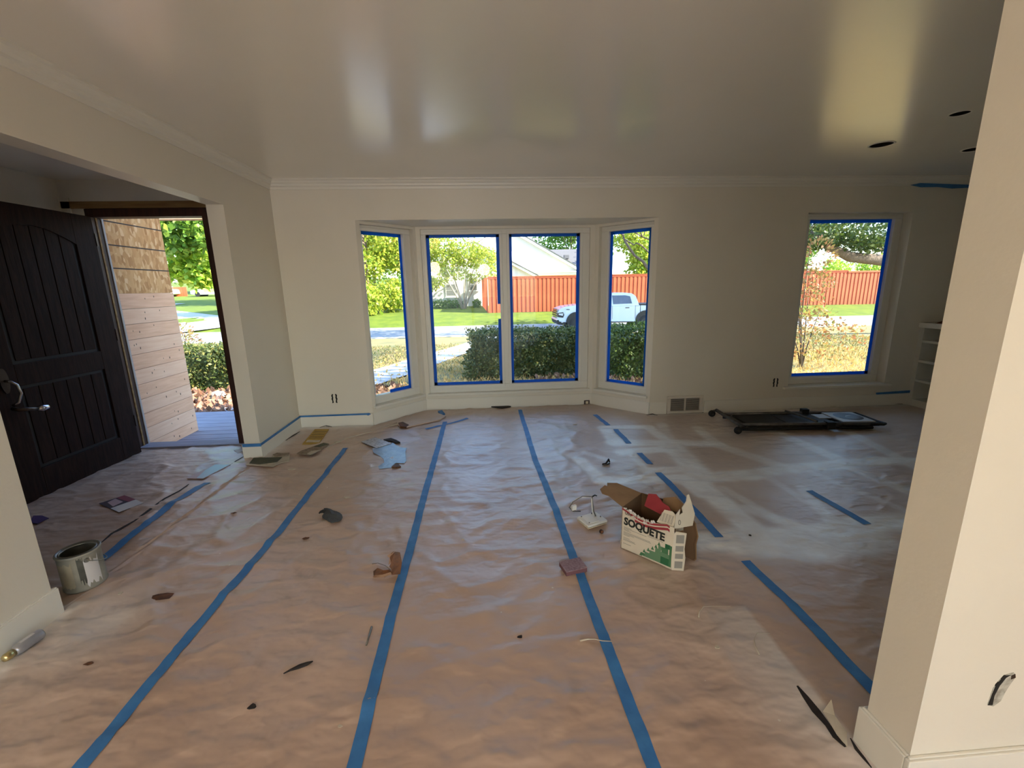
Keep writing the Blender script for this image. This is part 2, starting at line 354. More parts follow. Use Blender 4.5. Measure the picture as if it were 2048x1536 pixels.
# back wall in pieces round the openings
WX0, WX1, WZ0, WZ1 = 3.39, 4.537, .262, 2.10
def wall(name, boxes, mat='wall_paint'):
    b = MB()
    for a, c in boxes: b.box(a, c)
    return struct(b.build(name, mat))
wall('wall_back', [((XLH,D,0),(BL0.x,D+WT,CEIL)), ((BL0.x,D,BAYZ),(BR0.x,D+WT,CEIL)), ((BR0.x,D,0),(WX0,D+WT,CEIL)),
     ((WX0,D,0),(WX1,D+WT,WZ0-.02)), ((WX0,D,WZ1),(WX1,D+WT,CEIL)), ((WX1,D,0),(EAST_X+.1,D+WT,CEIL))])
wall('wall_left', [((XLH,YJ,0),(XL,D,CEIL)), ((XLH,YN,ZH),(XL,YJ,CEIL)), ((XLH,REAR_Y,0),(XL,YN,CEIL))])
wall('wall_right', [((EAST_X,REAR_Y,0),(EAST_X+.12,D,CEIL))])
wall('wall_pier', [((XR,YR2,0),(EAST_X,YR1,CEIL))])
wall('wall_hall', [((HALL_X-.12,REAR_Y,0),(HALL_X,FRONT_Y+.1,2.34))])
wall('wall_rear', [((HALL_X-.12,REAR_Y-.15,0),(-1.8,REAR_Y,CEIL)), ((-1.8,REAR_Y-.15,2.15),(2.6,REAR_Y,CEIL)), ((2.6,REAR_Y-.15,0),(EAST_X+.12,REAR_Y,CEIL))])
DX0, DX1 = -3.27, -2.20                                     # front door rough opening
wall('wall_front', [((HALL_X,FRONT_Y,0),(DX0,FRONT_Y+.10,2.34)), ((DX0,FRONT_Y,2.175),(XLH,FRONT_Y+.10,2.34)), ((DX1,FRONT_Y,0),(XLH,FRONT_Y+.10,2.34))])
wall('wall_porch_side', [((XLH-.11,FRONT_Y+.16,-.3),(XLH,D+WT,2.5))], 'siding')

# bay: three short walls, head and outside roof
def bay_panel(name, A, B, s0, s1, z0, z1, t=.10):
    """wall from A to B with an opening s0..s1, z0..z1; outside lies to the left of A->B"""
    d = (B-A); L = d.length; d.normalize(); n = Vector((-d.y, d.x))
    Mx = Matrix(((d.x,n.x,0,A.x),(d.y,n.y,0,A.y),(0,0,1,0),(0,0,0,1)))
    b = MB(); b.box((0,0,0),(L,t,z0-.02)); b.box((0,0,z1),(L,t,BAYZ)); b.box((0,0,z0-.02),(s0,t,z1)); b.box((s1,0,z0-.02),(L,t,z1))
    b.xf(Mx); struct(b.build(name, 'wall_paint')); return Mx, L
SILL = .205
ML, LL = bay_panel('wall_bay_left', BL0, BL1, .045, .675, SILL, 2.045)
MC, LC = bay_panel('wall_bay_centre', BL1, BR1, .05, 1.935, SILL, 2.045)
MR, LR = bay_panel('wall_bay_right', BR1, BR0, .05, .68, SILL, 2.045)
bay_outline = [Vector((-1.16,D+WT)), BL1+Vector((-.06,.12)), BR1+Vector((.06,.12)), Vector((1.77,D+WT))]
struct(MB().prism([tuple(p) for p in bay_outline][::-1], BAYZ, BAYZ+.06).build('ceiling_bay', 'wall_paint'))
struct(MB().prism([(BL0.x-.3,D+WT),(BL1.x-.2,5.35),(BR1.x+.2,5.35),(BR0.x+.3,D+WT)][::-1], BAYZ+.062, BAYZ+.16).build('roof_bay', 'roof_shingle'))

# ------------------------------------------------------------------ windows: frame, panes, sill, masking tape
def local_box(b, Mx, a, c):
    k = len(b.v); b.box(a, c); b.xf(Mx, k)
def window(name, Mx, s0, s1, z0, z1, rec, lites, tapes, fw=.05, sill_over=.03, sill_ext=(.02,.02), tape_gaps=True, mull=.10, liner=True):
    """Mx: wall frame (x along wall, y outwards, z up). lites: list of (s0,s1) glass openings."""
    r = struct(empty(name, Mx @ Vector(((s0+s1)/2,0,z0))))
    inv = Matrix.Translation(-(Mx @ Vector(((s0+s1)/2,0,z0))))
    T = inv @ Mx
    zg0, zg1 = z0+.085, z1-.055
    edges = [s0]+[e for l in lites for e in l]+[s1]
    b = MB()
    local_box(b, T, (s0,rec,z0),(s1,rec+.07,zg0)); local_box(b, T, (s0,rec,zg1),(s1,rec+.07,z1))
    for i in range(0, len(edges), 2): local_box(b, T, (edges[i],rec,zg0),(edges[i+1],rec+.07,zg1))
    b.build('window_frame', 'vinyl', r, bevel=.004)
    b = MB()                                                     # raised bead round each light
    for a, c in lites:
        for q in (((a-.03,rec-.012,zg0-.03),(c+.03,rec,zg0)), ((a-.03,rec-.012,zg1),(c+.03,rec,zg1+.03)), ((a-.03,rec-.012,zg0),(a,rec,zg1)), ((c,rec-.012,zg0),(c+.03,rec,zg1))): local_box(b, T, *q)
    b.build('glazing_bead', 'vinyl', r, bevel=.003)
    b = MB(); local_box(b, T, (s0-sill_ext[0],-sill_over,z0-.026),(s1+sill_ext[1],rec+.01,z0)); b.build('window_sill', 'trim_paint', r, bevel=.005)
    for a, c in lites:
        b = MB(); local_box(b, T, (a,rec+.030,zg0),(c,rec+.036,zg1)); b.build('pane', 'glass', r)
    tw = .033
    for (li, side, lo, hi) in tapes:
        a, c = lites[li]; b = MB(); y0, y1 = rec+.0265, rec+.0292
        wob = random.uniform(-.002,.004)
        if side == 't': local_box(b, T, (a+(c-a)*lo,y0,zg1-tw-wob),(a+(c-a)*hi,y1,zg1))
        if side == 'b': local_box(b, T, (a+(c-a)*lo,y0,zg0),(a+(c-a)*hi,y1,zg0+tw+wob))
        if side == 'l': local_box(b, T, (a,y0,zg0+(zg1-zg0)*lo),(a+tw+wob,y1,zg0+(zg1-zg0)*hi))
        if side == 'r': local_box(b, T, (c-tw-wob,y0,zg0+(zg1-zg0)*lo),(c,y1,zg0+(zg1-zg0)*hi))
        b.build('masking_tape', 'tape_window', r)
    return r, T, zg0, zg1
window('window_1', ML, .045, .675, SILL, 2.045, .058, [(.082,.575)], [(0,'t',0,1),(0,'r',0,1),(0,'b',.42,1)])
window('window_2', MC, .05, 1.935, SILL, 2.045, .02, [(.105,.912),(1.022,1.825)],
       [(0,'t',.0,1),(0,'l',0,1),(0,'b',0,1),(0,'r',0,.45),(0,'r',.55,1),(1,'t',0,1),(1,'r',0,1),(1,'b',0,1),(1,'l',0,1)], sill_over=.045)
window('window_3', MR, .05, .68, SILL, 2.045, .058, [(.148,.632)], [(0,'t',0,1),(0,'r',0,1),(0,'b',0,1),(0,'l',0,1)])
MW = Matrix.Translation((0,D,0))
window('window_4', MW, WX0, WX1, WZ0, WZ1, .105, [(WX0+.098,WX1-.098)], [(0,'t',0,.96),(0,'r',0,1),(0,'b',0,1)], sill_over=.04, sill_ext=(.06,.06))
# rear glass doors behind the camera
rd = struct(empty('door_2', (.4, REAR_Y-.08, 0)))
b = MB()
for x in (-2.2, -.75, .0, .7, 2.12): b.box((x,-.04,0),(x+.08,.04,2.15))
b.box((-2.2,-.04,2.07),(2.2,.04,2.15)); b.box((-2.2,-.04,0),(2.2,.04,.08)); b.build('door_frame', 'vinyl', rd)
MB().box((-2.12,-.004,.08),(2.12,.004,2.07)).build('pane', 'glass', rd)

# ------------------------------------------------------------------ crown, baseboards
def crown(name, p0, p1, nrm):
    """profile swept from p0 to p1, nrm points into the room"""
    prof = [(0,.0),(.058,.0),(.058,-.012),(.046,-.018),(.038,-.034),(.026,-.044),(.024,-.060),(.012,-.068),(.010,-.090),(0,-.090)]
    b = MB(); n = Vector((nrm[0],nrm[1],0)); k = len(prof)
    vs = [Vector((q[0],q[1],CEIL))+n*d+Vector((0,0,z)) for q in (p0,p1) for d,z in prof]
    b.add(vs, [(i,(i+1)%k,k+(i+1)%k,k+i) for i in range(k)]+[tuple(range(k-1,-1,-1)),tuple(range(k,2*k))])
    return struct(fix_normals(b.build(name, 'trim_paint')))
crown('trim_1', (XL,D), (EAST_X,D), (0,-1)); crown('trim_2', (XL,REAR_Y), (XL,D), (1,0))
def base(name, pts, h=BZ, t=BT):
    """pts: list of (A,B) floor segments, room on the right hand of A->B"""
    b = MB()
    for A, B in pts:
        A, B = Vector(A), Vector(B); d = (B-A).normalized(); n = Vector((d.y,-d.x))
        q = [A, B, B+n*t, A+n*t]
        b.prism([tuple(p) for p in q], -.002, h-.004); q2 = [A, B, B+n*(t-.006), A+n*(t-.006)]; b.prism([tuple(p) for p in q2], h-.004, h)
    return struct(fix_normals(b.build(name, 'trim_paint')))
base('baseboard_back', [((XL,D),(BL0.x,D)), ((2.43,D),(4.85,D)), ((BR0.x,D),(2.0,D))])
base('baseboard_bay', [(BL0,BL1),(BL1,BR1),(BR1,BR0)], .138)
base('baseboard_left', [((XL,YJ-BT),(XL,D)), ((XLH-BT,YJ),(XL,YJ)), ((XL,REAR_Y),(XL,YN+BT)), ((XL,YN),(XLH-BT,YN))], .136)
b = MB()
b.box((XR-BT,YR2-BT,-.002),(EAST_X,YR2,.132)); b.box((XR-BT,YR2,-.002),(XR,YR1+BT,.132)); b.box((XR,YR1,-.002),(EAST_X,YR1+BT,.132))
b.box((XR-BT+.006,YR2-BT+.006,.132),(EAST_X,YR2,.137)); b.box((XR-BT+.006,YR2,.132),(XR,YR1+BT-.006,.137))
struct(b.build('baseboard_pier', 'trim_paint', bevel=.003))
base('baseboard_hall', [((HALL_X,REAR_Y),(HALL_X,FRONT_Y))])

# ------------------------------------------------------------------ floor paper
def fbm(x, y, z=0): return noise.noise(Vector((x, y, z)))
def zf(x, y):
    """height of the crumpled paper"""
    a = 1.0 if x < 1.0 else max(.22, 1-(x-1.0)*1.6)
    n1 = fbm(x*1.5+.5*fbm(x*2.4,y*2.4,7), y*4.2, 1); r1 = max(0, 1-abs(n1)*3.0)**2
    n2 = fbm(x*2.9+y*1.9, y*2.6-x*1.5, 4); r2 = max(0, 1-abs(n2)*4.2)**2
    n3 = fbm(x*2.4-y*2.2, y*2.3+x*1.9, 9); r3 = max(0, 1-abs(n3)*4.8)**2
    n4 = fbm(x*6.0, y*10.5, 2)
    return .0015 + a*(.0075*r1 + .0062*r2 + .0055*r3 + .0026*(n4+.5) + .002*(fbm(x*.8,y*1.1,3)+.5))
SPRAY = []                       # overspray strokes: floor points from the picture, half width, strength
def sp(zx, zy, sc, pts, hw, st):
    P = [F(zx+a*sc, zy+c*sc) for a, c in pts]
    for i in range(len(P)-1): SPRAY.append((P[i].x,P[i].y,P[i+1].x,P[i+1].y,hw,st))
q = .1953
for pts, hw, st in [([(450,130),(910,122)],.05,.8), ([(455,140),(570,285)],.06,.8), ([(560,290),(1150,285),(1600,300)],.07,.7), ([(900,125),(1130,300)],.05,.7),
      ([(640,385),(1170,345)],.06,.8), ([(1150,330),(1450,620)],.09,.7), ([(195,460),(450,700)],.05,.85), ([(420,675),(1230,655),(1950,610)],.06,.9),
      ([(715,385),(890,580)],.03,.6), ([(880,580),(1240,560)],.05,.7), ([(1265,680),(1440,830)],.035,.7), ([(1040,100),(1110,240)],.05,.4), ([(1400,130),(1600,300)],.05,.5), ([(250,390),(520,470)],.03,.4)]:
    sp(1120, 830, q, pts, hw, st)
q = .2441
for pts, hw, st in [([(0,490),(560,455),(850,400),(1300,372),(1650,335),(2000,345)],.07,.75), ([(150,510),(640,940)],.075,.75), ([(780,100),(1400,365)],.06,.55), ([(1400,110),(2000,420)],.05,.5),
      ([(570,730),(1080,925)],.05,.5), ([(140,1015),(480,995),(1070,945),(1500,860),(1930,825)],.075,.8), ([(1000,560),(1270,875)],.035,.5), ([(480,1000),(1000,1020),(1500,960)],.13,.6),
      ([(250,190),(860,390)],.06,.45), ([(350,560),(900,870)],.03,.4), ([(700,460),(1330,850)],.03,.35), ([(1080,430),(1880,760)],.03,.3), ([(1400,400),(2000,640)],.05,.35)]:
    sp(1360, 840, q, pts, hw, st)
def paint_amount(x, y):
    w = 0.0
    if x > .7:
        for ax, ay, bx, by, hw, st in SPRAY:
            dx, dy = bx-ax, by-ay; L = dx*dx+dy*dy
            t = max(0, min(1, ((x-ax)*dx+(y-ay)*dy)/L)) if L else 0
            d = math.hypot(x-ax-t*dx, y-ay-t*dy)
            if d < hw*2.6:
                e = min(1,st*1.35)*(1 if d < hw*.7 else math.exp(-((d-hw*.7)/(hw*.5))**2)); w = w+e*(1-w)
        hz = max(0, min(1, (x-.7)/.8))*max(0, min(1, (y-1.5)/1.0))
        w = w+(1-w)*hz*(.16+.22*max(0, fbm(x*1.4,y*1.4,11)+.15))
    # white haze along the skirting boards
    for d in (abs(x-XL) if y > 3.7 or y < 1.9 else 9, D-y if (x < -1.2 or x > 1.8) else 9):
        if d < .25: w = max(w, .75*math.exp(-(d/.10)**2))
    d = math.hypot(x+1.75, y-1.75); w = max(w, .5*math.exp(-(d/.22)**2))
    if 0 < XR-x < .6 and y < 1.6: w = max(w, .42*math.exp(-((XR-x)/.22)**2))
    return min(1, w)
def end_y(x):
    if x < XL: return FRONT_Y-.02
    if x < BL0.x: return D-.022
    if x < BL1.x: return D-.022+(x-BL0.x)*(BL1.y-D)/(BL1.x-BL0.x)
    if x < BR1.x: return BL1.y-.022
    if x < BR0.x: return BL1.y-.022+(x-BR1.x)*(D-BL1.y)/(BR0.x-BR1.x)
    return D-.022
SEAM = [-3.42, -2.125, -1.268, -.441, .425, 1.30, 2.205, 3.09, 3.97, 4.845]
for k in range(len(SEAM)-1):
    x0, x1 = SEAM[k], SEAM[k+1]; nx = int((x1-x0)/.019); V = []; A = []; Fc = []
    ts = [i/14 for i in range(14)]
    ny0 = 12; ny1 = 215
    for j in range(ny0+ny1+1):
        for i in range(nx+1):
            x = x0+(x1-x0)*i/nx
            ye = end_y(min(max(x, x0+.001), x1-.001))-.004-.018*max(0, fbm(x*2.2,3.3,k)+.1)-.004*fbm(x*21,1,k)
            if k == 0: x = max(x, HALL_X+.02)
            y = (-3.6+(.55+3.6)*j/ny0) if j <= ny0 else .55+(ye-.55)*(j-ny0)/ny1
            V.append((x, y, zf(x,y))); A.append(paint_amount(x,y) if j >= ny0 else .1)
    W1 = nx+1
    for j in range(ny0+ny1):
        for i in range(nx): Fc.append((j*W1+i, j*W1+i+1, (j+1)*W1+i+1, (j+1)*W1+i))
    me = bpy.data.meshes.new('paper_sheet'); me.from_pydata(V, [], Fc); me.materials.append(M['floor_paper'])
    at = me.attributes.new('paint', 'FLOAT', 'POINT'); at.data.foreach_set('value', A)
    me.polygons.foreach_set('use_smooth', [True]*len(me.polygons)); me.update()
    o = bpy.data.objects.new('paper_sheet', me); C.objects.link(o); o.parent = floor

# blue tape seams on the paper
def floor_tape(pts, label, w=.046, group=None):
    """pts: (x,y) way points"""
    b = MB(); P = []
    for i in range(len(pts)-1):
        (ax,ay),(bx,by) = pts[i], pts[i+1]; n = max(2, int(math.hypot(bx-ax,by-ay)/.022))
        for j in range(n+(i==len(pts)-2)): P.append((ax+(bx-ax)*j/n, ay+(by-ay)*j/n))
    vs = []
    for i, (x,y) in enumerate(P):
        a, c = P[max(0,i-1)], P[min(len(P)-1,i+1)]; d = Vector((c[0]-a[0],c[1]-a[1])).normalized(); n = Vector((-d.y,d.x))
        x += .004*fbm(x*2,y*1.5,5)
        for s in (-1,-.33,.33,1): 
            px, py = x+n.x*s*w/2, y+n.y*s*w/2
            vs.append((px,py,zf(px,py)+.0030))
    b.add(vs, [(4*i+j,4*i+j+1,4*i+5+j,4*i+4+j) for i in range(len(P)-1) for j in range(3)])
    o = b.build('masking_tape', 'tape', smooth=True); tag(o, label, 'tape', group or 'blue tape along the paper seams')
    return o
floor_tape([(-1.262,.75),(-1.275,1.7),(-1.258,2.45),(-1.272,3.3),(-1.285,3.84)], 'long blue tape seam ending at the white scrap plate near the corner')
floor_tape([(-.43,.75),(-.445,1.76),(-.446,2.85),(-.443,4.55)], 'long straight blue tape seam passing right beside the crumpled brown oak leaf')
floor_tape([(.467,.75),(.444,1.6),(.424,2.55),(.395,3.39),(.398,4.88)], 'long blue tape seam running under the mauve sanding sponge to the bay')
floor_tape([(1.318,1.10),(1.328,1.54),(1.308,1.91)], 'blue tape piece on the floor running up to the square white pier', .05)
floor_tape([(1.29,2.13),(1.304,2.78),(1.296,3.02)], 'blue tape piece on the floor passing behind the torn carton', .05)
floor_tape([(1.296,3.18),(1.293,3.42)], 'short blue tape piece inside the nearer sprayed rectangle', .05)
floor_tape([(1.285,3.66),(1.28,4.05)], 'short blue tape piece inside the farther sprayed rectangle', .05)
floor_tape([(1.25,4.2),(1.205,4.58)], 'short blue tape piece on the floor at the right end of the bay', .05)
floor_tape([(2.224,2.18),(2.20,2.62)], 'faint blue tape piece among the sprayed stripes', .05)
floor_tape([(-2.109,2.20),(-2.148,2.66),(-2.164,2.89),(-2.129,3.22)], 'broken blue tape seam between paint can and doorway', .055)
floor_tape([(-.62,4.30),(-.2,4.62)], 'faint slanting blue tape piece in front of the bay', .04)

# ------------------------------------------------------------------ walls: tape, cut outs, outlet, vent
def thing_mesh(b, name, mat_, label, cat, group=None, **k):
    o = b.build(name, mat_, **k); tag(o, label, cat, group); return o
b = MB(); b.box((XL+BT,YJ-BT-.001,.118),(XL+BT+.0015,D-BT,.141)); b.box((XLH-.01,YJ-BT-.0025,.112),(XL+BT+.001,YJ-BT-.001,.140))
thing_mesh(b, 'masking_tape', 'tape', 'grey blue tape wrapping the skirting of the wall end beside the front doorway', 'tape')
b = MB(); b.box((XL+BT,D-BT-.002,.121),(-1.26,D-BT-.0005,.139)); b.prism([(-1.26,.121),(-1.245,.112),(-1.215,.128),(-1.235,.142),(-1.26,.139)], D-BT-.004, D-BT-.001, 'y')
thing_mesh(b, 'masking_tape', 'tape', 'thin blue tape along the skirting with a loose pointed end under the left outlet hole', 'tape')
b = MB(); p0 = Yp(1753,787,D-BT-.001); p1 = Yp(1822,783,D-BT-.001)
b.prism([(p0.x,p0.z-.012),(p1.x,p1.z-.014),(p1.x+.01,p1.z+.016),(p0.x-.01,p0.z+.010)], D-BT-.004, D-BT-.0005, 'y')
thing_mesh(b, 'masking_tape', 'tape', 'short blue tape on the skirting below the single right window', 'tape')
b = MB(); p0 = Yp(1821,370,D-.014); p1 = Yp(1950,373,D-.014)
b.prism([(p0.x,p0.z),(p0.x+.12,p0.z-.022),(p0.x+.3,p0.z-.02),(p1.x-.25,p1.z-.018),(p1.x-.1,p1.z-.012),(p1.x+.1,p1.z-.015),(p1.x+.1,p1.z+.012),(p0.x+.1,p0.z+.018)], D-.016, D-.0105, 'y')
thing_mesh(b, 'masking_tape', 'tape', 'crumpled dark blue tape hanging from the crown moulding beside the pier', 'tape')

def cutout(u, v, Y, wv, hv, label):
    c = Yp(u, v, Y); r = empty('outlet_cutout', (c.x, Y, c.z))
    # ragged dark outline of an outlet box with its painted middle
    b = MB()
    for s in (-1,1):
        pts = [(s*wv*.2,-hv*.46),(s*wv*.42,-hv*.5),(s*wv*.38,-hv*.25),(s*wv*.5,-hv*.05),(s*wv*.4,hv*.12),(s*wv*.48,hv*.34),(s*wv*.3,hv*.5),(s*wv*.14,hv*.44),(s*wv*.24,hv*.3),(s*wv*.17,hv*.1),(s*wv*.25,-hv*.1),(s*wv*.18,-hv*.3)]
        b.prism(pts if s > 0 else pts[::-1], -.004, .001, 'y')
    fix_normals(b.build('cut_edge', 'drywall_hole', r))
    MB().box((-wv*.2,-.002,-hv*.4),(wv*.2,.001,hv*.4)).build('box_face', 'wall_paint', r)
    tag(r, label, 'outlet hole', 'uncovered outlet boxes'); return r
cutout(669,797,D,.062,.10,'ragged uncovered outlet box in the wall between doorway corner and bay')
cutout(1551,765,D,.062,.10,'ragged uncovered outlet box beside the single right window')
c = Yp(1174,809,5.02); r = empty('outlet', (c.x,5.034,c.z))
MB().box((-.034,-.006,-.05),(.034,.004,.05)).build('yoke', 'metal_dark', r)
for dz in (-.024,.024): MB().box((-.016,-.012,dz-.015),(.016,-.006,dz+.015)).build('socket', 'plastic_cream', r)
tag(r, 'bare brown outlet with cream sockets low in the bay skirting', 'outlet')
# broken plaster hole in the pier
c = Yp(2003,1377,YR2); r = empty('plaster_hole', (c.x,YR2,c.z))
pts = [(-.030,-.050),(-.012,-.056),(.006,-.040),(.012,-.012),(.020,.012),(.030,.034),(.022,.050),(.002,.046),(-.014,.030),(-.026,.004)]
fix_normals(MB().prism(pts, -.0015, .004, 'y').build('torn_edge', 'gypsum', r))
fix_normals(MB().prism([(-.030,-.050),(-.016,-.050),(-.018,-.020),(-.010,.012),(.002,.036),(.014,.044),(-.004,.044),(-.022,.016)], -.0022, .002, 'y').build('dark_gap', 'drywall_hole', r))
fix_normals(MB().prism([(.018,.03),(.030,.034),(.026,.046),(.016,.042)], -.0023, .002, 'y').build('dark_gap', 'metal_dark', r))
tag(r, 'ragged patch of broken plaster low on the front of the square pier', 'hole')
# vent
r = empty('vent_cover', (2.21,D,0))
b = MB(); b.box((-.205,-.018,.0),(.205,-.001,.03)); b.box((-.205,-.018,.17),(.205,-.001,.20))
for x0, x1 in ((-.205,-.165),(-.009,.009),(.165,.205)): b.box((x0,-.018,.03),(x1,-.001,.17))
b.build('vent_frame', 'vent_metal', r, bevel=.004)
MB().box((-.165,-.003,.03),(.165,-.001,.17)).build('vent_duct', 'vent_dark', r)
sl_ = None
for x0, x1 in ((-.164,-.010),(.010,.164)):
    for i in range(11):
        z = .036+i*.012; MB().add([(x0,-.013,z+.008),(x1,-.013,z+.008),(x1,-.004,z),(x0,-.004,z)], [(0,1,2,3)]).build('louvre', 'vent_metal', r)
tag(r, 'cream two panel floor vent cover against the skirting', 'vent')

# ------------------------------------------------------------------ built in bookcase on the right
r = empty('bookcase', (4.85, 3.0, 0))
W0, W1_, Hh = 1.05-3.0+.0, D-3.0, .94
b = MB(); b.box((.32,W0,0),(.34,W1_,Hh)); b.build('back_panel', 'shelf_paint', r)
for y in (W0, W0+1.15, W1_-.05): MB().box((0,y,0),(.32,y+.05,Hh)).build('side_panel', 'shelf_paint', r)
for z0, z1 in ((0,.078),(.28,.305),(.50,.525),(.722,.747)): MB().box((.002,W0+.05,z0),(.32,W1_-.05,z1)).build('shelf', 'shelf_paint', r)
MB().box((-.02,W0,.885),(.34,W1_,.94)).build('top', 'trim_paint', r, bevel=.004)
tag(r, 'low white built in bookcase with open shelves along the right wall', 'bookcase')
b = MB(); p = Xp(1888,642,4.9)
b.add([(4.87,p.y-.10,.941),(4.93,p.y-.06,.943),(4.92,p.y+.08,.945),(4.86,p.y+.05,.941),(4.90,p.y,.975)], [(0,1,4),(1,2,4),(2,3,4),(3,0,4),(3,2,1,0)])
thing_mesh(b, 'paper_scrap', 'dry_leaf', 'small crumpled brown scrap on top of the bookcase', 'scrap')

# ================================================================== FRONT DOOR
HX, HY = -3.15, 3.975; DW, DH, DT = 1.0, 2.03, .045
door = struct(empty('door_1', (HX, HY, .008), math.radians(-92.5)))   # local x runs from the hinge to the latch edge, visible face at local y = 0
# local frame: x along leaf (0 hinge .. DW latch), y towards the room when negative side flipped below
def dbox(name, a, c, mat_='door_wood', par=door, bevel=.003): return MB().box(a, c).build(name, mat_, par, bevel=bevel)
dbox('core', (0,-.032,0),(DW,-.012,DH), 'door_dark')
UX0, UX1 = .18, .84; UZ0, UZ1 = .955, 1.80; LZ0, LZ1 = .205, .805
dbox('stile', (0,-.045,0),(UX0,0,DH)); dbox('stile', (UX1,-.045,0),(DW,0,DH))
dbox('rail', (UX0,-.045,0),(UX1,0,LZ0)); dbox('rail', (UX0,-.045,LZ1),(UX1,0,UZ0))
pts = [(UX0,DH),(UX0,UZ1)]+[(UX0+(UX1-UX0)*t/14, UZ1+.10*math.sin(PI*t/14)) for t in range(1,14)]+[(UX1,UZ1),(UX1,DH)]
fix_normals(MB().prism(pts, -.045, 0, 'y').build('rail', 'door_wood', door))
for z0, z1, n in ((UZ0,1.90,6),(LZ0,LZ1,6)):
    wv = (UX1-UX0-.05)/n
    for i in range(n):
        x = UX0+.025+i*wv; dbox('plank', (x+.003,-.020,z0+.022),(x+wv-.003,-.007,z1-.022 if z0 < .5 else 1.895), bevel=.003)
# lever handle set near the latch edge
hp = empty('handle', (.925,.0,.86), 0, door)
fix_normals(MB().prism([(.028*math.cos(t)*1.0, .085*math.sin(t)+.0) for t in [2*PI*i/20 for i in range(20)]], 0, .010, 'y').build('handle_plate', 'metal_dark', hp))
MB().tube([(0,.01,.0),(0,.045,-.005),(-.02,.06,-.03),(-.03,.062,-.09),(-.012,.05,-.15),(.0,.02,-.17)], [.009,.010,.009,.008,.009,.010], 8).build('grip', 'metal_bright', hp, True)
MB().tube([(.0,.01,-.19),(0,.05,-.20),(-.04,.065,-.205),(-.10,.07,-.22)], [.012,.013,.014,.012], 10).build('lever', 'metal_dark', hp, True)
MB().tube([(-.095,.07,-.219),(-.12,.07,-.222),(-.16,.068,-.222),(-.175,.066,-.22)], [.013,.024,.022,.006], 10).build('lever_tip', 'metal_bright', hp, True)
for z in (.25,1.02,1.80): MB().box((-.012,-.02,z),(.002,.004,z+.10)).build('hinge', 'metal_dark', door)

# frame round the doorway
fr = struct(empty('door_3', (DX0, FRONT_Y, 0)))
b = MB(); b.box((0,-.01,0),(.040,.088,2.05)); b.build('door_jamb', 'frame_wood', fr)
b = MB(); b.box((.040,.028,0),(.046,.044,2.05)); b.build('door_stop', 'raw_wood', fr)
b = MB(); b.box((.012,.086,-.03),(.047,.104,2.06)); b.build('outer_casing', 'jamb_pale', fr)
b = MB(); b.box((DX1-DX0-.14,-.01,0),(DX1-DX0,.10,2.05)); b.build('door_jamb', 'frame_wood', fr)
b = MB(); b.box((0,-.01,2.05),(DX1-DX0,.10,2.115)); b.build('head_jamb', 'frame_wood', fr)
b = MB(); b.box((-.17,-.012,2.118),(DX1-DX0+.1,.09,2.172)); b.build('exposed_header', 'raw_wood', fr)
b = MB(); b.box((0,-.03,-.01),(DX1-DX0,.12,.022)); b.build('threshold', 'deck_wood', fr)
fix_normals(MB().prism([(-.26,2.20),(-.12,2.07),(-.10,2.08),(-.10,2.20)], -.012, -.004, 'y').build('drywall_edge', 'wall_paint', fr))

# ================================================================== PORCH
PX = -3.25; PY0, PY1 = FRONT_Y+.105, 4.93; DZ = -.10
pw = struct(empty('wall_porch', (PX, PY0, DZ)))
struct(MB().box((PX-.16,PY0,-.35),(PX-.022,PY1-.01,2.6)).build('wall_porch_core', 'raw_wood'))
bh = .1405; zt = .0; kn = random.Random(3)
for i in range(11):
    h = bh if i else .12
    pl_ = MB().box((-.020,0,zt+.0015),(0,PY1-PY0,zt+h-.0015)).build('plank', ['cedar','cedar_b'][i%2], pw, bevel=.0015)
    for k in range(kn.choice((2,3,3,4))):
        y = kn.uniform(.06,PY1-PY0-.05); z = zt+kn.uniform(.03,h-.03); rr = kn.uniform(.004,.0085)
        kb = MB().prism([(y+rr*.7*math.cos(t), z+rr*1.5*math.sin(t)) for t in [2*PI*j/8 for j in range(8)]], -.002, .0006, 'x'); fix_normals(kb.build('knot', 'cedar_knot', pl_))
    zt += h
osb = MB().box((-.020,-.0,zt),(-.004,PY1-PY0,2.55)).build('sheathing_panel', 'osb', pw)
for z in (1.74,1.94,2.14): MB().box((-.0045,0,z),(-.0035,PY1-PY0,z+.011)).build('gap_line', 'osb_line', osb)
dk = empty('porch_deck', (-3.0, FRONT_Y+.115, DZ)); struct(dk)
y = 0
while y < 1.42:
    MB().box((-1.6,y+.003,-.03),(1.3,y+.137,0)).build('plank', 'deck_wood', dk, bevel=.003); y += .14
struct(MB().box((-4.8,5.44,2.235),(-2.0,5.56,2.40)).build('trim_3', 'cedar'))
# house roof
b = MB(); b.prism([(4.98,2.70),(.2,4.7),(-4.8,2.70),(-4.8,2.82),(.2,4.85),(4.98,2.82)], -2.3, 6.2, 'x'); b.prism([(4.25,3.06),(.2,4.7),(-4.8,2.70),(-4.8,2.82),(.2,4.85),(4.25,3.18)], -4.4, -2.3, 'x'); struct(fix_normals(b.build('roof', 'roof_shingle')))

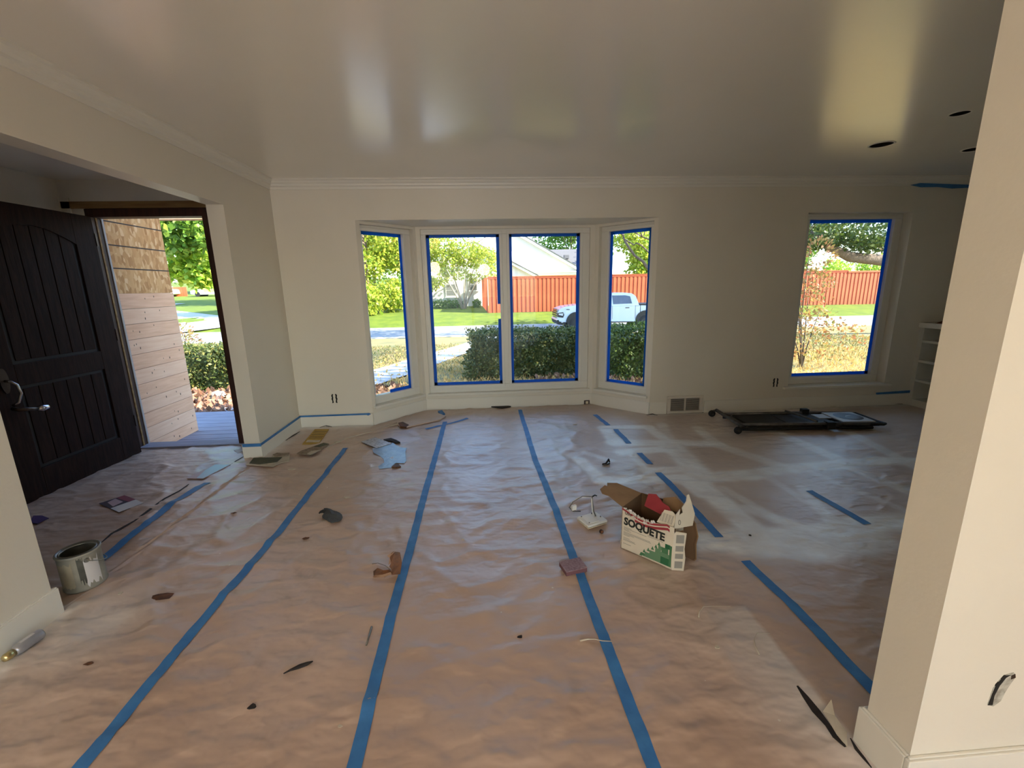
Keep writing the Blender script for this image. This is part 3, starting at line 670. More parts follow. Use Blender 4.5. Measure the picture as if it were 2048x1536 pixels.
# ================================================================== ADDED FILL LAMPS (assumed, unseen, brighten the room from behind the camera)
for i, (x, y) in enumerate(((-1.25,-1.9),(.1,-3.3),(2.6,-3.4))):
    r = empty('pendant_lamp', (x,y,CEIL))
    MB().lathe([(.001,-.002),(.06,-.002),(.06,-.02),(.001,-.025)], 20).build('ceiling_rose', 'metal_bright', r, True)
    MB().cyl((0,0,-.02),(0,0,-.34),.006,.006,8).build('rod', 'metal_bright', r)
    MB().lathe([(.17*math.sin(PI*t/14)+.0005,-.50+.17*math.cos(PI*t/14)) for t in range(15)], 28).build('globe', 'lamp_glow', r, True)
    tag(r, ['round globe pendant lamp in the rear room nearest the hall wall','round globe pendant lamp in the middle of the rear room','round globe pendant lamp in the rear room behind the pier wall'][i], 'lamp', 'pendant lamps')

# ================================================================== THINGS ON THE FLOOR
def rest(x, y): return zf(x, y)+.0006
def polyplate(name, mat_, pts, th, label, cat, z=None, parent=None, group=None, lift=None):
    """flat thing lying on the paper from picture points"""
    P = [F(u, v) for u, v in pts]; c = sum(P, Vector())/len(P); z = z if z is not None else max(rest(p.x,p.y) for p in P+[c])-.001
    a = [(p.x-c.x,p.y-c.y) for p in P]
    b = MB().prism(a, 0, th); o = fix_normals(b.build(name, mat_)); o.location = (c.x,c.y,z)
    if label: tag(o, label, cat, group)
    return o

# paint can
r = empty('paint_can', (-1.79, 2.02, rest(-1.79,2.02)-.002)); R_, H_ = .083, .19
c0 = F(168,1192); r.location = (-2.02, 2.05, rest(-2.02,2.05)-.002)
MB().lathe([(.001,.0),(R_-.003,.0),(R_,.004),(R_,.012),(R_-.002,.016),(R_-.002,H_-.016),(R_,H_-.012),(R_+.003,H_-.006),(R_+.001,H_)], 40).build('can_body', 'paint_dried', r, True)
MB().lathe([(R_+.001,H_),(R_-.004,H_+.003),(R_-.008,H_-.004),(R_-.014,H_-.004),(R_-.016,H_+.001),(R_-.018,H_-.006)], 40).build('rim', 'tin', r, True)
MB().lathe([(R_-.018,H_-.006),(R_-.012,H_-.02),(R_-.010,.02),(.001,.018)], 40).build('inside', 'can_inside', r, True)
def wrap(a0, a1, z0, z1, rr, jag=.0, n=10):
    b = MB(); vs = []; rn = random.Random(int(a0*100))
    for i in range(n+1):
        t = a0+(a1-a0)*i/n
        for z in (z0+rn.uniform(-jag,jag), z1+rn.uniform(-jag,jag)): vs.append((rr*math.cos(t),rr*math.sin(t),z))
    return b.add(vs, [(2*i,2*i+2,2*i+3,2*i+1) for i in range(n)])
wrap(-2.2,-1.25,.03,.155,R_-.0012,.012).build('label', 'paint_label', r, True)
wrap(-.75,.0,.03,.15,R_-.0012,.02).build('label', 'paper_white', r, True)
wrap(-1.0,-.72,.05,.17,R_-.0011,.02).build('drip', 'can_inside', r, True)
for s in (-.55, PI-.55):
    MB().cyl((R_*math.cos(s),R_*math.sin(s),.155),((R_+.008)*math.cos(s),(R_+.008)*math.sin(s),.155),.012,.009,12).build('handle_ear', 'tin', r)
hb = [((R_+.010)*math.cos(-.55+PI*i/16)*1.0,(R_+.010)*math.sin(-.55+PI*i/16),.155-.055*math.sin(PI*i/16)) for i in range(17)]
MB().tube(hb, .0022, 6).build('wire_handle', 'tin', r, True)
tag(r, 'open metal paint can streaked with dried cream paint beside the left wall end', 'paint can')

# spray can lying against the skirting
A, B = F(20,1318,.02), F(60,1290,.02)
d = (B-A).normalized(); r = empty('spray_can', (A.x,A.y,rest(A.x,A.y)+.0225)); r.rotation_euler = (0,0,math.atan2(d.y,d.x)); r.scale = (.72,.72,.72)
def lathe_x(prof, n=24):
    b = MB().lathe(prof, n); return b.xf(Matrix(((0,0,1,0),(1,0,0,0),(0,1,0,0),(0,0,0,1))))
lathe_x([(.001,.02),(.02,.022),(.028,.032),(.031,.045),(.031,.15),(.028,.158),(.02,.160),(.001,.158)]).build('can_body', 'label_silver', r, True)
lathe_x([(.001,-.028),(.016,-.026),(.022,-.015),(.022,.022),(.001,.023)]).build('cap', 'brass', r, True)
b = MB(); wrap(-.2,1.6,.05,.13,.0313).xf(Matrix.Identity(4))
bb = wrap(.3,1.9,.055,.125,.0313); bb.xf(Matrix(((0,0,1,0),(1,0,0,0),(0,1,0,0),(0,0,0,1)))); bb.build('label', 'paper_white', r, True)
bb = wrap(-.6,.28,.09,.145,.0313); bb.xf(Matrix(((0,0,1,0),(1,0,0,0),(0,1,0,0),(0,0,0,1)))); bb.build('label', 'metal_dark', r, True)
tag(r, 'silver spray can with a brass coloured cap lying against the left skirting', 'spray can')

# SOQUETE carton ---------------------------------------------------------------
A = F(1241,1101); Bv = F(1336,1143); BW = .285; ang = math.atan2(Bv.y-A.y, Bv.x-A.x)
carton = empty('carton', (A.x, A.y, max(rest(A.x,A.y),rest(Bv.x,Bv.y))+.001), ang)    # x along the front, y to the back, z up
BD, BH = .21, .245
def cb(name, b, mt, par=carton): return fix_normals(b.build(name, mt, par))
# front: top edge sags in the middle
top = [(BW*t/12, BH-.004-.030*math.sin(PI*min(1,t/12*1.1))**1.2 if t < 11 else BH-.012) for t in range(13)]
front = cb('front_panel', MB().prism([(0,0),(BW,0)]+top[::-1], 0, .004, 'y'), 'box_print')
cb('left_panel', MB().prism([(0,0),(BD,0),(BD,BH),(0,BH)], 0, .004, 'x'), 'cardboard_dark')
cb('back_panel', MB().prism([(0,0),(BW-.03,0),(BW-.03,.20),(BW-.06,BH+.01),(0,BH)], BD, BD+.004, 'y'), 'cardboard_dark')
cb('floor_panel', MB().box((0,0,0),(BW,BD,.004)), 'cardboard')
cb('right_panel', MB().prism([(.055,0),(.16,0),(.165,.12),(.155,.22),(.10,.235),(.06,.20)], BW-.018, BW-.014, 'x'), 'box_print')
# turned out right hand flap of the front, with small print
rf = cb('side_flap', MB().prism([(0,0),(.058,-.002),(.062,.07),(.055,.12),(.060,.205),(.010,.212),(0,.20)], 0, .004, 'y'), 'box_print')
rf.location = (BW,.0,.0); rf.rotation_euler = (0,0,math.radians(38))
for k, (z0, z1) in enumerate(((.150,.195),(.105,.135),(.065,.092),(.012,.050))): MB().box((.012,-.0006,z0),(.050,.0005,z1)).build('small_print', 'ink_grey', rf)
for k in range(3):
    o = cb('torn_layer', MB().prism([(0,0),(.05,.0),(.055,.08),(.045,.13),(.05,.20),(0,.19)], .004+.006*k, .008+.006*k, 'y'), 'cardboard'); o.location = (BW+.002,.004+.003*k,0); o.rotation_euler = (0,0,math.radians(40+5*k))
# far right torn curtain of cardboard
for k in range(3):
    o = cb('torn_layer', MB().prism([(0,0),(.07,-.0),(.085,.02),(.075,.10),(.085,.15),(.06,.205),(.02,.225),(0,.20)], 0, .004, 'y'), ['cardboard_dark','cardboard_dark','cardboard'][k]); o.location = (BW-.03+.012*k,.155+.014*k,0); o.rotation_euler = (0,0,math.radians(-8-12*k))
# top flaps
f1 = cb('top_flap', MB().prism([(0,0),(.02,.10),(.005,.135),(.03,.165),(.085,.17),(.09,.155),(.12,.175),(.17,.14),(.21,0)], 0, .004, 'z'), 'cardboard')   # back flap laid open to the left
f1.location = (-.0,.0,BH); f1.matrix_local = Matrix.Translation((.003,.0,BH-.004)) @ Matrix.Rotation(math.radians(14),4,'Y') @ Matrix.Rotation(math.radians(90),4,'Z')
f2 = cb('top_flap', MB().prism([(0,0),(.005,.07),(.05,.085),(.10,.06),(.14,.055),(.19,0)], 0, .003, 'z'), 'box_red')          # red tongue standing inside
f2.matrix_local = Matrix.Translation((.085,.085,.245)) @ Matrix.Rotation(math.radians(-14),4,'Z') @ Matrix.Rotation(math.radians(72),4,'X')
f3 = cb('top_flap', MB().prism([(0,0),(.085,0),(.085,.06),(.06,.075),(.02,.07)], 0, .003, 'z'), 'box_print')                  # bar code tongue
f3.matrix_local = Matrix.Translation((BW-.095,.012,BH-.022)) @ Matrix.Rotation(math.radians(58),4,'X')
for k in range(13):
    wv = (.0022,.0012,.003)[k%3]; MB().box((.012+k*.005,.012,.003),(.012+k*.005+wv,.055,.0034)).build('bar', 'ink_grey', f3)
f4 = cb('top_flap', MB().prism([(0,0),(.105,0),(.118,.06),(.10,.12),(.085,.165),(.075,.16),(.07,.13),(.045,.10),(.05,.075),(.03,.065),(.035,.095),(.012,.07)], 0, .004, 'z'), 'box_print')     # tall white ear at the right
f4.matrix_local = Matrix.Translation((BW-.012,.022,BH-.03)) @ Matrix.Rotation(math.radians(58),4,'Z') @ Matrix.Rotation(math.radians(83),4,'X')
MB().tube([(.030+.006*math.cos(t),.028+.012*math.sin(t),.0045) for t in [2*PI*i/16 for i in range(17)]], .0011, 5).build('printed_ring', 'ink_black', f4)
for k in range(4):
    o = cb('torn_layer', MB().prism([(0,0),(.10,0),(.11,.05),(.06,.075),(.0,.05)], 0, .003, 'z'), ['cardboard','cardboard_dark'][k%2]); o.matrix_local = Matrix.Translation((.15,.15+.012*k,.235-.012*k)) @ Matrix.Rotation(math.radians(70),4,'X')
cb('foot_flap', MB().prism([(-.012,0),(.0,0),(.0,.055),(-.010,.048),(-.016,.02)], .02, .06, 'y'), 'box_print')
# white plaster crumbs along the torn front edge
rn = random.Random(5); b = MB()
for i in range(60):
    t = rn.uniform(.05,.62); x = t*BW; z = BH-.004-.030*math.sin(PI*min(1,t*1.1))**1.2+rn.uniform(-.012,.008); s = rn.uniform(.004,.010); y = rn.uniform(-.001,.010)
    b.add([(x-s,y,z),(x,y-s*.6,z+s*.3),(x+s,y,z-s*.2),(x,y+s*.6,z+s*.4),(x,y,z+s),(x,y,z-s)], [(0,1,4),(1,2,4),(2,3,4),(3,0,4),(1,0,5),(2,1,5),(3,2,5),(0,3,5)])
tag(b.build('plaster_crumbs', 'plaster_white', carton), kind='stuff')
# red bands on the front
def band(name, mt, f0, f1, x0=0, x1=BW, n=20, y=-.0006):
    b = MB(); vs = []
    for i in range(n+1):
        x = x0+(x1-x0)*i/n; vs += [(x,y,f0(x)),(x,y,f1(x))]
    b.add(vs, [(2*i,2*i+2,2*i+3,2*i+1) for i in range(n)]); return b.build(name, mt, front)
sag = lambda x: -.030*math.sin(PI*min(1,x/BW*1.1))**1.2 if x < BW*.9 else -.008
band('red_border', 'box_red', lambda x: BH-.016+sag(x), lambda x: BH-.005+sag(x), 0, BW*.92)
band('red_stripe', 'box_red', lambda x: BH-.042+sag(x)*.95+.004, lambda x: BH-.028+sag(x)*.95+.004, .075, BW-.022)
def text(body, size, loc, mt, par, offset=.0, rot=(PI/2,0,0), sx=1):
    cu = bpy.data.curves.new('t', 'FONT'); cu.body = body; cu.size = size; cu.offset = offset; cu.extrude = .0003; cu.resolution_u = 3
    t = bpy.data.objects.new('t', cu); C.objects.link(t); bpy.context.view_layer.update()
    me = bpy.data.meshes.new_from_object(t.evaluated_get(bpy.context.evaluated_depsgraph_get()))
    bpy.data.objects.remove(t); me.materials.clear(); me.materials.append(M[mt]); me.name = 'lettering'
    o = bpy.data.objects.new('lettering', me); C.objects.link(o); o.parent = par; o.location = loc; o.rotation_euler = rot; o.scale = (sx,1,1); return o
text('SOQUETE', .058, (.014,-.0008,.150), 'ink_black', front, .0026, (PI/2,math.radians(2),0), .88)
text('USG', .020, (.018,-.0008,.208), 'ink_black', front, .0004)
for (x0, x1, z) in ((.014,.060,.132),(.014,.145,.126),(.014,.045,.120),(.014,.056,.114),(.014,.165,.104),(.014,.170,.098),(.014,.075,.092),(.014,.050,.086),(.014,.050,.070),(.014,.080,.062),(.014,.085,.056),(.014,.06,.036),(.150,.225,.138),(.150,.232,.131)):
    MB().box((x0,-.0007,z),(x1,.0005,z+.0022)).build('text_line', 'ink_grey', front)
gb = [((.258,.018),(.205,.010),.055,'ink_green'),]
MB().box((.225,-.0010,.012),(.268,.0005,.052)).build('green_block', 'ink_green', front)
for (x0,z0,x1,z1,mt) in ((.165,.012,.225,.060,'ink_green_light'),(.195,.060,.225,.085,'ink_green_light'),(.225,.052,.268,.075,'ink_green_light'),(.228,.075,.262,.105,'ink_green_mid'),(.245,.105,.272,.130,'ink_green'),(.268,.012,.280,.128,'ink_green_mid'),(.140,.012,.165,.040,'ink_green_light'),(.118,.012,.140,.028,'ink_green_mid'),(.210,.085,.228,.105,'ink_green_light')):
    MB().box((x0,-.0008,z0),(x1,.0005,z1)).build('green_block', mt, front)
for (x,z) in ((.110,.02),(.128,.045),(.150,.062),(.172,.08),(.19,.098),(.205,.118)):
    MB().prism([(x,z-.012),(x+.016,z-.012),(x+.008,z+.008)], -.0009, .0005, 'y').build('green_block', 'ink_green_mid', front)
tag(carton, 'torn open SOQUETE carton with green blocks printed on its cream front', 'carton')

# square white fixture plate with wires -------------------------------------------
P = [F(u,v,.01) for u,v in ((1154,1040),(1172,1061),(1214,1048),(1196,1030))]; c = sum(P,Vector())/4
ang2 = math.atan2(P[2].y-P[1].y, P[2].x-P[1].x)
fx = empty('wired_fixture', (c.x,c.y,rest(c.x,c.y)+.003), ang2)
MB().box((-.070,-.058,0),(.070,.058,.006)).build('lower_plate', 'plastic_cream', fx, bevel=.002)
MB().box((-.070,-.058,.009),(.070,.058,.024)).build('upper_body', 'plastic_white', fx, bevel=.003)
MB().box((-.066,-.054,.005),(.066,.054,.010)).build('shadow_gap', 'black_plastic', fx)
MB().box((-.055,-.045,.024),(.020,.045,.028)).build('cover', 'plastic_white', fx, bevel=.002)
for x, y in ((-.05,-.04),(-.05,.04),(.055,-.01),(.03,.045)): MB().cyl((x,y,.024),(x,y,.031),.004,.004,8).build('screw', 'wire_grey', fx)
MB().tube([(.035,.012,.024),(.022,.016,.06),(.018,.020,.10),(.018,.028,.135),(.02,.03,.148)], .0042, 6).build('wire', 'wire_grey', fx, True)
MB().tube([(.026,.012,.024),(.014,.016,.06),(.012,.020,.10),(.014,.028,.14)], .0028, 6).build('wire', 'plastic_white', fx, True)
MB().tube([(.02,.03,.148),(.05,.045,.145),(.075,.06,.128)], .0042, 6).build('wire', 'black_plastic', fx, True)
MB().tube([(.02,.03,.148),(-.03,.06,.15),(-.08,.09,.11),(-.085,.12,.06),(-.05,.13,.02),(.0,.12,.012)], .0030, 6).build('wire', 'wire_grey', fx, True)
MB().tube([(.01,.05,.14),(-.04,.09,.13),(-.07,.12,.09),(-.06,.14,.04),(-.02,.13,.02)], .0024, 6).build('wire', 'plastic_white', fx, True)
MB().box((-.075,.10,.045),(-.045,.115,.075)).build('wire_nut', 'plastic_white', fx)
tag(fx, 'square white electrical fixture plate with loose grey wires sticking up', 'fixture')

# sanding sponge
P = [F(u,v,.02) for u,v in ((1119,1129),(1131,1153),(1174,1143),(1160,1121))]; c = sum(P,Vector())/4
sg = empty('sanding_sponge', (c.x,c.y,rest(c.x,c.y)+.005), math.atan2(P[2].y-P[1].y,P[2].x-P[1].x))
MB().box((-.058,-.045,.022),(.058,.045,.026)).build('grit_face', 'sponge', sg, bevel=.002); MB().box((-.057,-.044,0),(.057,.044,.022)).build('foam_body', 'sponge_side', sg, bevel=.002)
tag(sg, 'mauve sanding sponge block lying on a blue tape seam', 'sponge')

# grey folded disc / pad
def curled(pts, name, mt, label, cat, zfun=None, th=.004, center=None, n=None):
    P = [F(u,v) for u,v in pts]; c = sum(P,Vector())/len(P); base_ = max(rest(p.x,p.y) for p in P)
    ring = [(p.x-c.x,p.y-c.y) for p in P]; k = len(ring); b = MB(); vs = []
    zz = zfun or (lambda i,t: 0)
    for t in (1.0,.55):
        for i,(x,y) in enumerate(ring): vs.append((x*t,y*t,zz(i,t)))
    vs.append((0,0,zz(-1,0)))
    top_ = [tuple((v[0],v[1],v[2]+th)) for v in vs]; m_ = len(vs)
    fs = [(i,(i+1)%k,k+(i+1)%k,k+i) for i in range(k)]+[(k+i,k+(i+1)%k,2*k) for i in range(k)]
    allf = [tuple(m_+j for j in f) for f in fs]+[tuple(reversed(f)) for f in fs]+[(i,m_+i,m_+(i+1)%k,(i+1)%k) for i in range(k)]
    b.add(vs+top_, allf); o = fix_normals(b.build(name, mt)); o.location = (c.x,c.y,base_-.0005)
    if label: tag(o, label, cat)
    return o
zl = lambda s: (lambda u,v: (620+u*s, 1010+v*s))
zz_ = zl(.0488)
pad = curled([zz_(*p) for p in ((580,245),(700,245),(850,290),(950,345),(1100,370),(1230,430),(1320,510),(1350,610),(1300,720),(1150,800),(900,850),(780,790),(620,690),(520,620),(510,560),(570,480))], 'rubber_pad', 'rubber',
      None, None, lambda i,t: (.007+.005*math.sin(i*1.1)) if t < 1 and i >= 0 else (.012 if i < 0 else .001+.003*max(0,math.sin(i*.8))), .004)
padr = empty('sanding_disc', pad.location); pad.parent = padr; pad.location = (0,0,0); pad.name = 'folded_disc'
b = MB().tube([(0,0,.006),(-.015,.0,.012),(-.028,-.008,.010),(-.036,-.014,.004)], [.012,.011,.008,.003], 6); tb = b.build('curled_tab', 'cart_black', padr); tb.location = (F(645,1030).x-pad.parent.location.x+.02, F(645,1030).y-padr.location.y, 0)
tag(padr, 'dark grey folded rubber pad with a curled tab alone on the brown paper', 'pad')

# curled oak leaf
c = F(783,1152); lf = empty('oak_leaf', (c.x,c.y,rest(c.x,c.y)))
def leafpart(name, mt, vs, fs):
    o = MB().add(vs, fs).build(name, mt, lf); s = o.modifiers.new('solid','SOLIDIFY'); s.thickness = .0008; return o
leafpart('leaf_blade', 'dry_leaf', [(.0,.0,.0),(.045,-.005,.004),(.055,.01,.06),(.045,.03,.105),(.02,.03,.11),(-.005,.015,.09),(.0,.012,.06),(-.008,.005,.045),(.002,.004,.03)], [(0,1,2,8),(8,2,6,7),(2,3,4,6),(4,5,6)])
leafpart('leaf_blade', 'dry_leaf', [(-.085,-.01,.002),(-.09,.01,.02),(-.07,.018,.032),(-.04,.01,.022),(-.01,.005,.028),(.01,.0,.01),(-.03,-.018,.002)], [(0,1,2,3),(3,4,5,6),(0,3,6)])
leafpart('leaf_edge', 'dry_leaf_pale', [(-.09,-.014,.001),(-.04,-.02,.003),(.005,-.012,.012),(-.002,-.004,.02),(-.04,-.01,.012),(-.085,-.004,.008)], [(0,1,4,5),(1,2,3,4)])
leafpart('leaf_edge', 'dry_leaf_pale', [(-.006,.012,.088),(-.016,.015,.10),(.0,.012,.06),(-.012,.008,.05),(.006,.02,.112),(.02,.03,.116)], [(0,1,4,5),(2,0,3)])
MB().tube([(0,0,.025),(-.03,.015,.045),(-.07,.03,.052),(-.10,.035,.045)], [.0018,.0014,.0012,.0016], 5).build('leaf_stalk', 'twig', lf, True)
tag(lf, 'crumpled brown dry oak leaf standing beside a blue tape seam', 'leaf')
leafdef = [((613,1079),.020,'tiny orange brown leaf fragment on the paper below the grey pad'),((325,1197),.045,'flattened orange brown leaf smear near the paint can'),((468,1031),.018,'small red brown leaf crumb near the blue tinted flyer'),((178,1332),.016,'small dark brown leaf crumb near the spray can')]
for (uv, s, lab) in leafdef:
    c = F(*uv); rn = random.Random(int(uv[0])); b = MB()
    ring = [(s*rn.uniform(.5,1)*math.cos(2*PI*i/9)*1.3, s*rn.uniform(.4,.8)*math.sin(2*PI*i/9), rn.uniform(.001,.006)) for i in range(9)]
    b.add(ring+[(0,0,.005)], [(i,(i+1)%9,9) for i in range(9)]); o = b.build('leaf_scrap', 'dry_leaf'); o.location = (c.x,c.y,rest(c.x,c.y)+.001); tag(o, lab, 'leaf')
    sm = o.modifiers.new('solid','SOLIDIFY'); sm.thickness = .001

# yellow pad / notepad by the corner
P = [F(u,v) for u,v in ((605,891),(638,891),(658,861),(630,861))]; c = sum(P,Vector())/4
yp = empty('yellow_sheet', (c.x,c.y,rest(c.x,c.y)+.003))
Q = [(p.x-c.x,p.y-c.y) for p in P]; fix_normals(MB().prism(Q, 0, .006).build('sheet', 'yellow_pad', yp))
lerp = lambda a,b_,t: (a[0]+(b_[0]-a[0])*t, a[1]+(b_[1]-a[1])*t)
def stripe(t0,t1,mt,name,ins=.12): 
    a0,a1 = lerp(Q[0],Q[3],t0), lerp(Q[0],Q[3],t1); b0,b1 = lerp(Q[1],Q[2],t0), lerp(Q[1],Q[2],t1)
    fix_normals(MB().prism([lerp(a0,b0,ins),lerp(b0,a0,ins*.4),lerp(b1,a1,ins*.4),lerp(a1,b1,ins)], .006, .0068).build(name, mt, yp))
stripe(.10,.24,'paper_cream','printed_band')
for t in (.36,.46,.58,.70,.82): stripe(t,t+.025,'twig','printed_line',.1)
tag(yp, 'yellow printed sheet on the paper in the corner beside the bay', 'sheet')

# white plate on torn blue patch
zt_ = lambda u,v: (700+u*.0781, 850+v*.0781)
polyplate('blue_patch', 'blue_sheet', [zt_(*p) for p in ((570,640),(800,560),(1100,490),(1190,550),(1300,610),(1460,625),(1420,720),(1430,850),(1440,960),(1390,1020),(1180,1010),(1060,1130),(900,1150),(760,1170),(720,1100),(880,1000),(860,910),(780,840),(600,740))], .0012,
   'irregular shiny blue patch showing where the floor paper is torn open', 'torn patch')
tpl = empty('white_plate', (0,0,0)); P = [F(*zt_(*p)) for p in ((290,475),(690,640),(1070,515),(650,360))]; c = sum(P,Vector())/4
tpl.location = (c.x,c.y,rest(c.x,c.y)+.010); Q = [(p.x-c.x,p.y-c.y) for p in P]
MB().prism(Q,0,.005).build('plate_face', 'tile_white', tpl, bevel=.003); MB().prism([(a*.98,d_*.98) for a,d_ in Q],-.006,0).build('plate_edge', 'cart_black', tpl)
tag(tpl, 'paint speckled white rectangular plate lying on the torn blue patch', 'plate')
polyplate('paper_scrap', 'twig_dark', [zt_(*p) for p in ((860,420),(1050,385),(1180,430),(1290,490),(1190,500),(1050,460),(900,445))], .016, 'black curled scrap behind the white plate', 'scrap')
polyplate('paper_scrap', 'dry_leaf', [zt_(*p) for p in ((1070,1140),(1170,1050),(1240,1060),(1310,1130),(1200,1145))], .010, 'folded brown paper corner at the edge of the blue patch', 'scrap')
# torn papers near the wall end
zc = lambda u,v: (480+u*.1172, 840+v*.1172)
def torn(lbl, cat, layers):
    P0 = [F(*zc(*p)) for p in layers[0][1]]; c = sum(P0,Vector())/len(P0); zb = max(rest(p.x,p.y) for p in P0)
    r = empty('torn_paper', (c.x,c.y,zb))
    for i,(mt,pts) in enumerate(layers):
        b = MB().prism([(F(*zc(*p)).x-c.x, F(*zc(*p)).y-c.y) for p in pts], .004*i, .004*i+.0035); fix_normals(b.build('paper_layer', mt, r))
    tag(r, lbl, cat); return r
torn('torn cream paper topped by a dark green sheet at the wall end foot', 'torn paper', [('paper_cream', ((100,800),(360,820),(580,830),(700,770),(845,740),(860,640),(740,600),(560,620),(540,690),(300,690),(200,720))),
   ('torn_green', ((165,785),(240,690),(540,685),(725,680),(640,760),(350,800))), ('torn_tan', ((570,640),(640,610),(740,620),(850,610),(830,650),(720,668),(600,672)))])
torn('torn strip of tan and grey paper on the floor seam near the yellow sheet', 'torn paper', [('torn_tan', ((970,610),(1060,560),(1250,490),(1430,430),(1530,450),(1400,540),(1210,640),(1120,630))),
   ('torn_green', ((1270,495),(1430,432),(1520,450),(1370,500))), ('paper_cream', ((1150,630),(1230,580),(1390,560),(1260,620),(1200,645)))])
# long curled edge of the paper running to the bay
def ridge(pts, label, mt='floor_paper', h=.012, w=.02, cat='paper edge'):
    P = [F(u,v) for u,v in pts]; b = MB(); vs = []
    for p in P:
        for dx,dz in ((-w,.0),(-w*.3,h),(w*.4,h*.5),(w,.0)): vs.append((p.x+dx*.3-P[0].x,p.y+dx-P[0].y,rest(p.x,p.y)+dz))
    b.add(vs, [(4*i+j,4*i+j+1,4*i+5+j,4*i+4+j) for i in range(len(P)-1) for j in range(3)])
    o = b.build('paper_edge', mt); s_ = o.modifiers.new('solid','SOLIDIFY'); s_.thickness = .001; o.location = (P[0].x,P[0].y,0); tag(o, label, cat); return o
ridge([(655,898),(690,880),(740,866),(790,852),(840,840),(880,832)], 'curled paper edge running from the torn strip towards the bay', 'paper_cream', .006, .008)
polyplate('paper_scrap', 'floor_paper', [(794,848),(800,858),(815,858),(880,843),(892,836),(870,828),(830,832),(798,842)], .012, 'loose flap of brown floor paper lifted in front of the bay left side', 'paper flap')
polyplate('paper_scrap', 'dry_leaf', [(797,851),(806,849),(818,855),(812,859),(800,858)], .02, 'brown curled corner of the lifted floor paper flap', 'scrap')
polyplate('tape_scrap', 'tape', [(876,826),(884,824),(890,831),(882,834)], .016, 'crumpled ball of blue tape at the bay skirting', 'tape')
polyplate('paper_scrap', 'twig_dark', [(978,816),(1000,813),(1022,816),(1004,819)], .014, 'dark lifted paper tear along the bay skirting', 'scrap')
# entry things
zh_ = lambda u,v: (180+u*.15625, 900+v*.15625)
fly = polyplate('flyer', 'flyer_dark', [zh_(*p) for p in ((120,710),(375,825),(690,705),(445,605))], .002, 'red and dark printed flyer lying in the entry hall', 'flyer')
c = Vector(fly.location)
for mt, pts, z in (('paper_white', ((270,775),(375,825),(690,705),(590,660)), .0022), ('flyer_red', ((345,640),(445,605),(590,658),(500,690)), .0022), ('flyer_pink', ((230,700),(330,650),(430,690),(300,750)), .0024)):
    fix_normals(MB().prism([(F(*zh_(*p)).x-c.x,F(*zh_(*p)).y-c.y) for p in pts], .0016, z+.0006).build('printed_area', mt, fly))
bf = polyplate('flyer', 'flyer_pink', [zh_(*p) for p in ((1240,385),(1450,390),(1800,210),(1600,205))], .003, 'glossy pale blue leaflet at the hall end of the tape seam', 'flyer')
c = Vector(bf.location); fix_normals(MB().prism([(F(*zh_(*p)).x-c.x,F(*zh_(*p)).y-c.y) for p in ((1370,385),(1450,388),(1790,212),(1610,208),(1480,280))], .0028, .0036).build('printed_area', 'flyer_blue', bf))
polyplate('paper_scrap', 'purple', [(60,1050),(76,1052),(99,1041),(86,1036),(68,1036)], .004, 'purple card scrap in the entry hall beside the wall end', 'scrap')
polyplate('paper_scrap', 'paper_white', [(468,904),(476,910),(487,905),(484,901)], .004, 'small white scrap on the front door threshold', 'scrap')
# dark open seam of the hall paper
def crack(pts, label, w=.008, mt='twig_dark', h=.0022, cat='torn seam'):
    P = [F(u,v) for u,v in pts]; b = MB(); vs = []
    k = len(P)
    for i,p in enumerate(P):
        d = (P[min(i+1,k-1)]-P[max(0,i-1)]); d.z = 0; d.normalize(); n = Vector((-d.y,d.x,0)); ww = w*(.25 if i in (0,k-1) else random.uniform(.6,1.3))
        z = rest(p.x,p.y)+h
        for s in (-1,1): q = p+n*(s*ww); vs.append((q.x-P[0].x,q.y-P[0].y,z-(.001 if s<0 else 0)))
    b.add(vs, [(2*i,2*i+1,2*i+3,2*i+2) for i in range(k-1)]); o = b.build('torn_seam', mt); s_ = o.modifiers.new('solid','SOLIDIFY'); s_.thickness = .0012; s_.offset = 1
    o.location = (P[0].x,P[0].y,0); tag(o, label, cat); return o
crack([(203,1090),(225,1070),(240,1061),(270,1045),(300,1022),(330,1000),(360,985),(378,970)], 'dark open seam along the edge of the hall paper', .009)
crack([(460,934),(472,924),(488,915)], 'short dark paper seam at the foot of the wall end', .008)
crack([(1594,1375),(1610,1396),(1632,1425),(1655,1455),(1672,1478),(1690,1499)], 'long black slit torn in the paper next to the pier', .012)
b = [F(u,v) for u,v in ((1645,1428),(1660,1416),(1668,1440),(1692,1470),(1694,1500),(1672,1475))]; c = sum(b,Vector())/6
o = MB().add([(p.x-c.x,p.y-c.y,(.004,.03,.012,.006,.003,.006)[i]) for i,p in enumerate(b)], [(0,1,2),(0,2,5),(2,3,5),(3,4,5)]).build('paper_scrap', 'paper_cream'); o.location = (c.x,c.y,rest(c.x,c.y)); o.modifiers.new('solid','SOLIDIFY').thickness = .001
tag(o, 'pale torn paper flap folded up beside the black slit', 'paper flap')
crack([(1700,1480),(1712,1503),(1726,1521),(1742,1540)], 'thin dark gap between paper and pier skirting', .005)
# black line gaps along skirtings
for pts, lab in (([(1660,815),(1720,812),(1770,809.5),(1805,810)], 'black gap under the paper edge below the single right window'), ([(640,858),(652,855),(664,857)], 'small dark gap at the skirting behind the yellow sheet'), ([(572,885),(590,873),(600,866)], 'dark gap at the left skirting near the yellow sheet'), ([(1293,832),(1305,830),(1315,833)], 'dark frayed paper bit at the right corner of the bay')):
    crack(pts, lab, .012, h=.010)
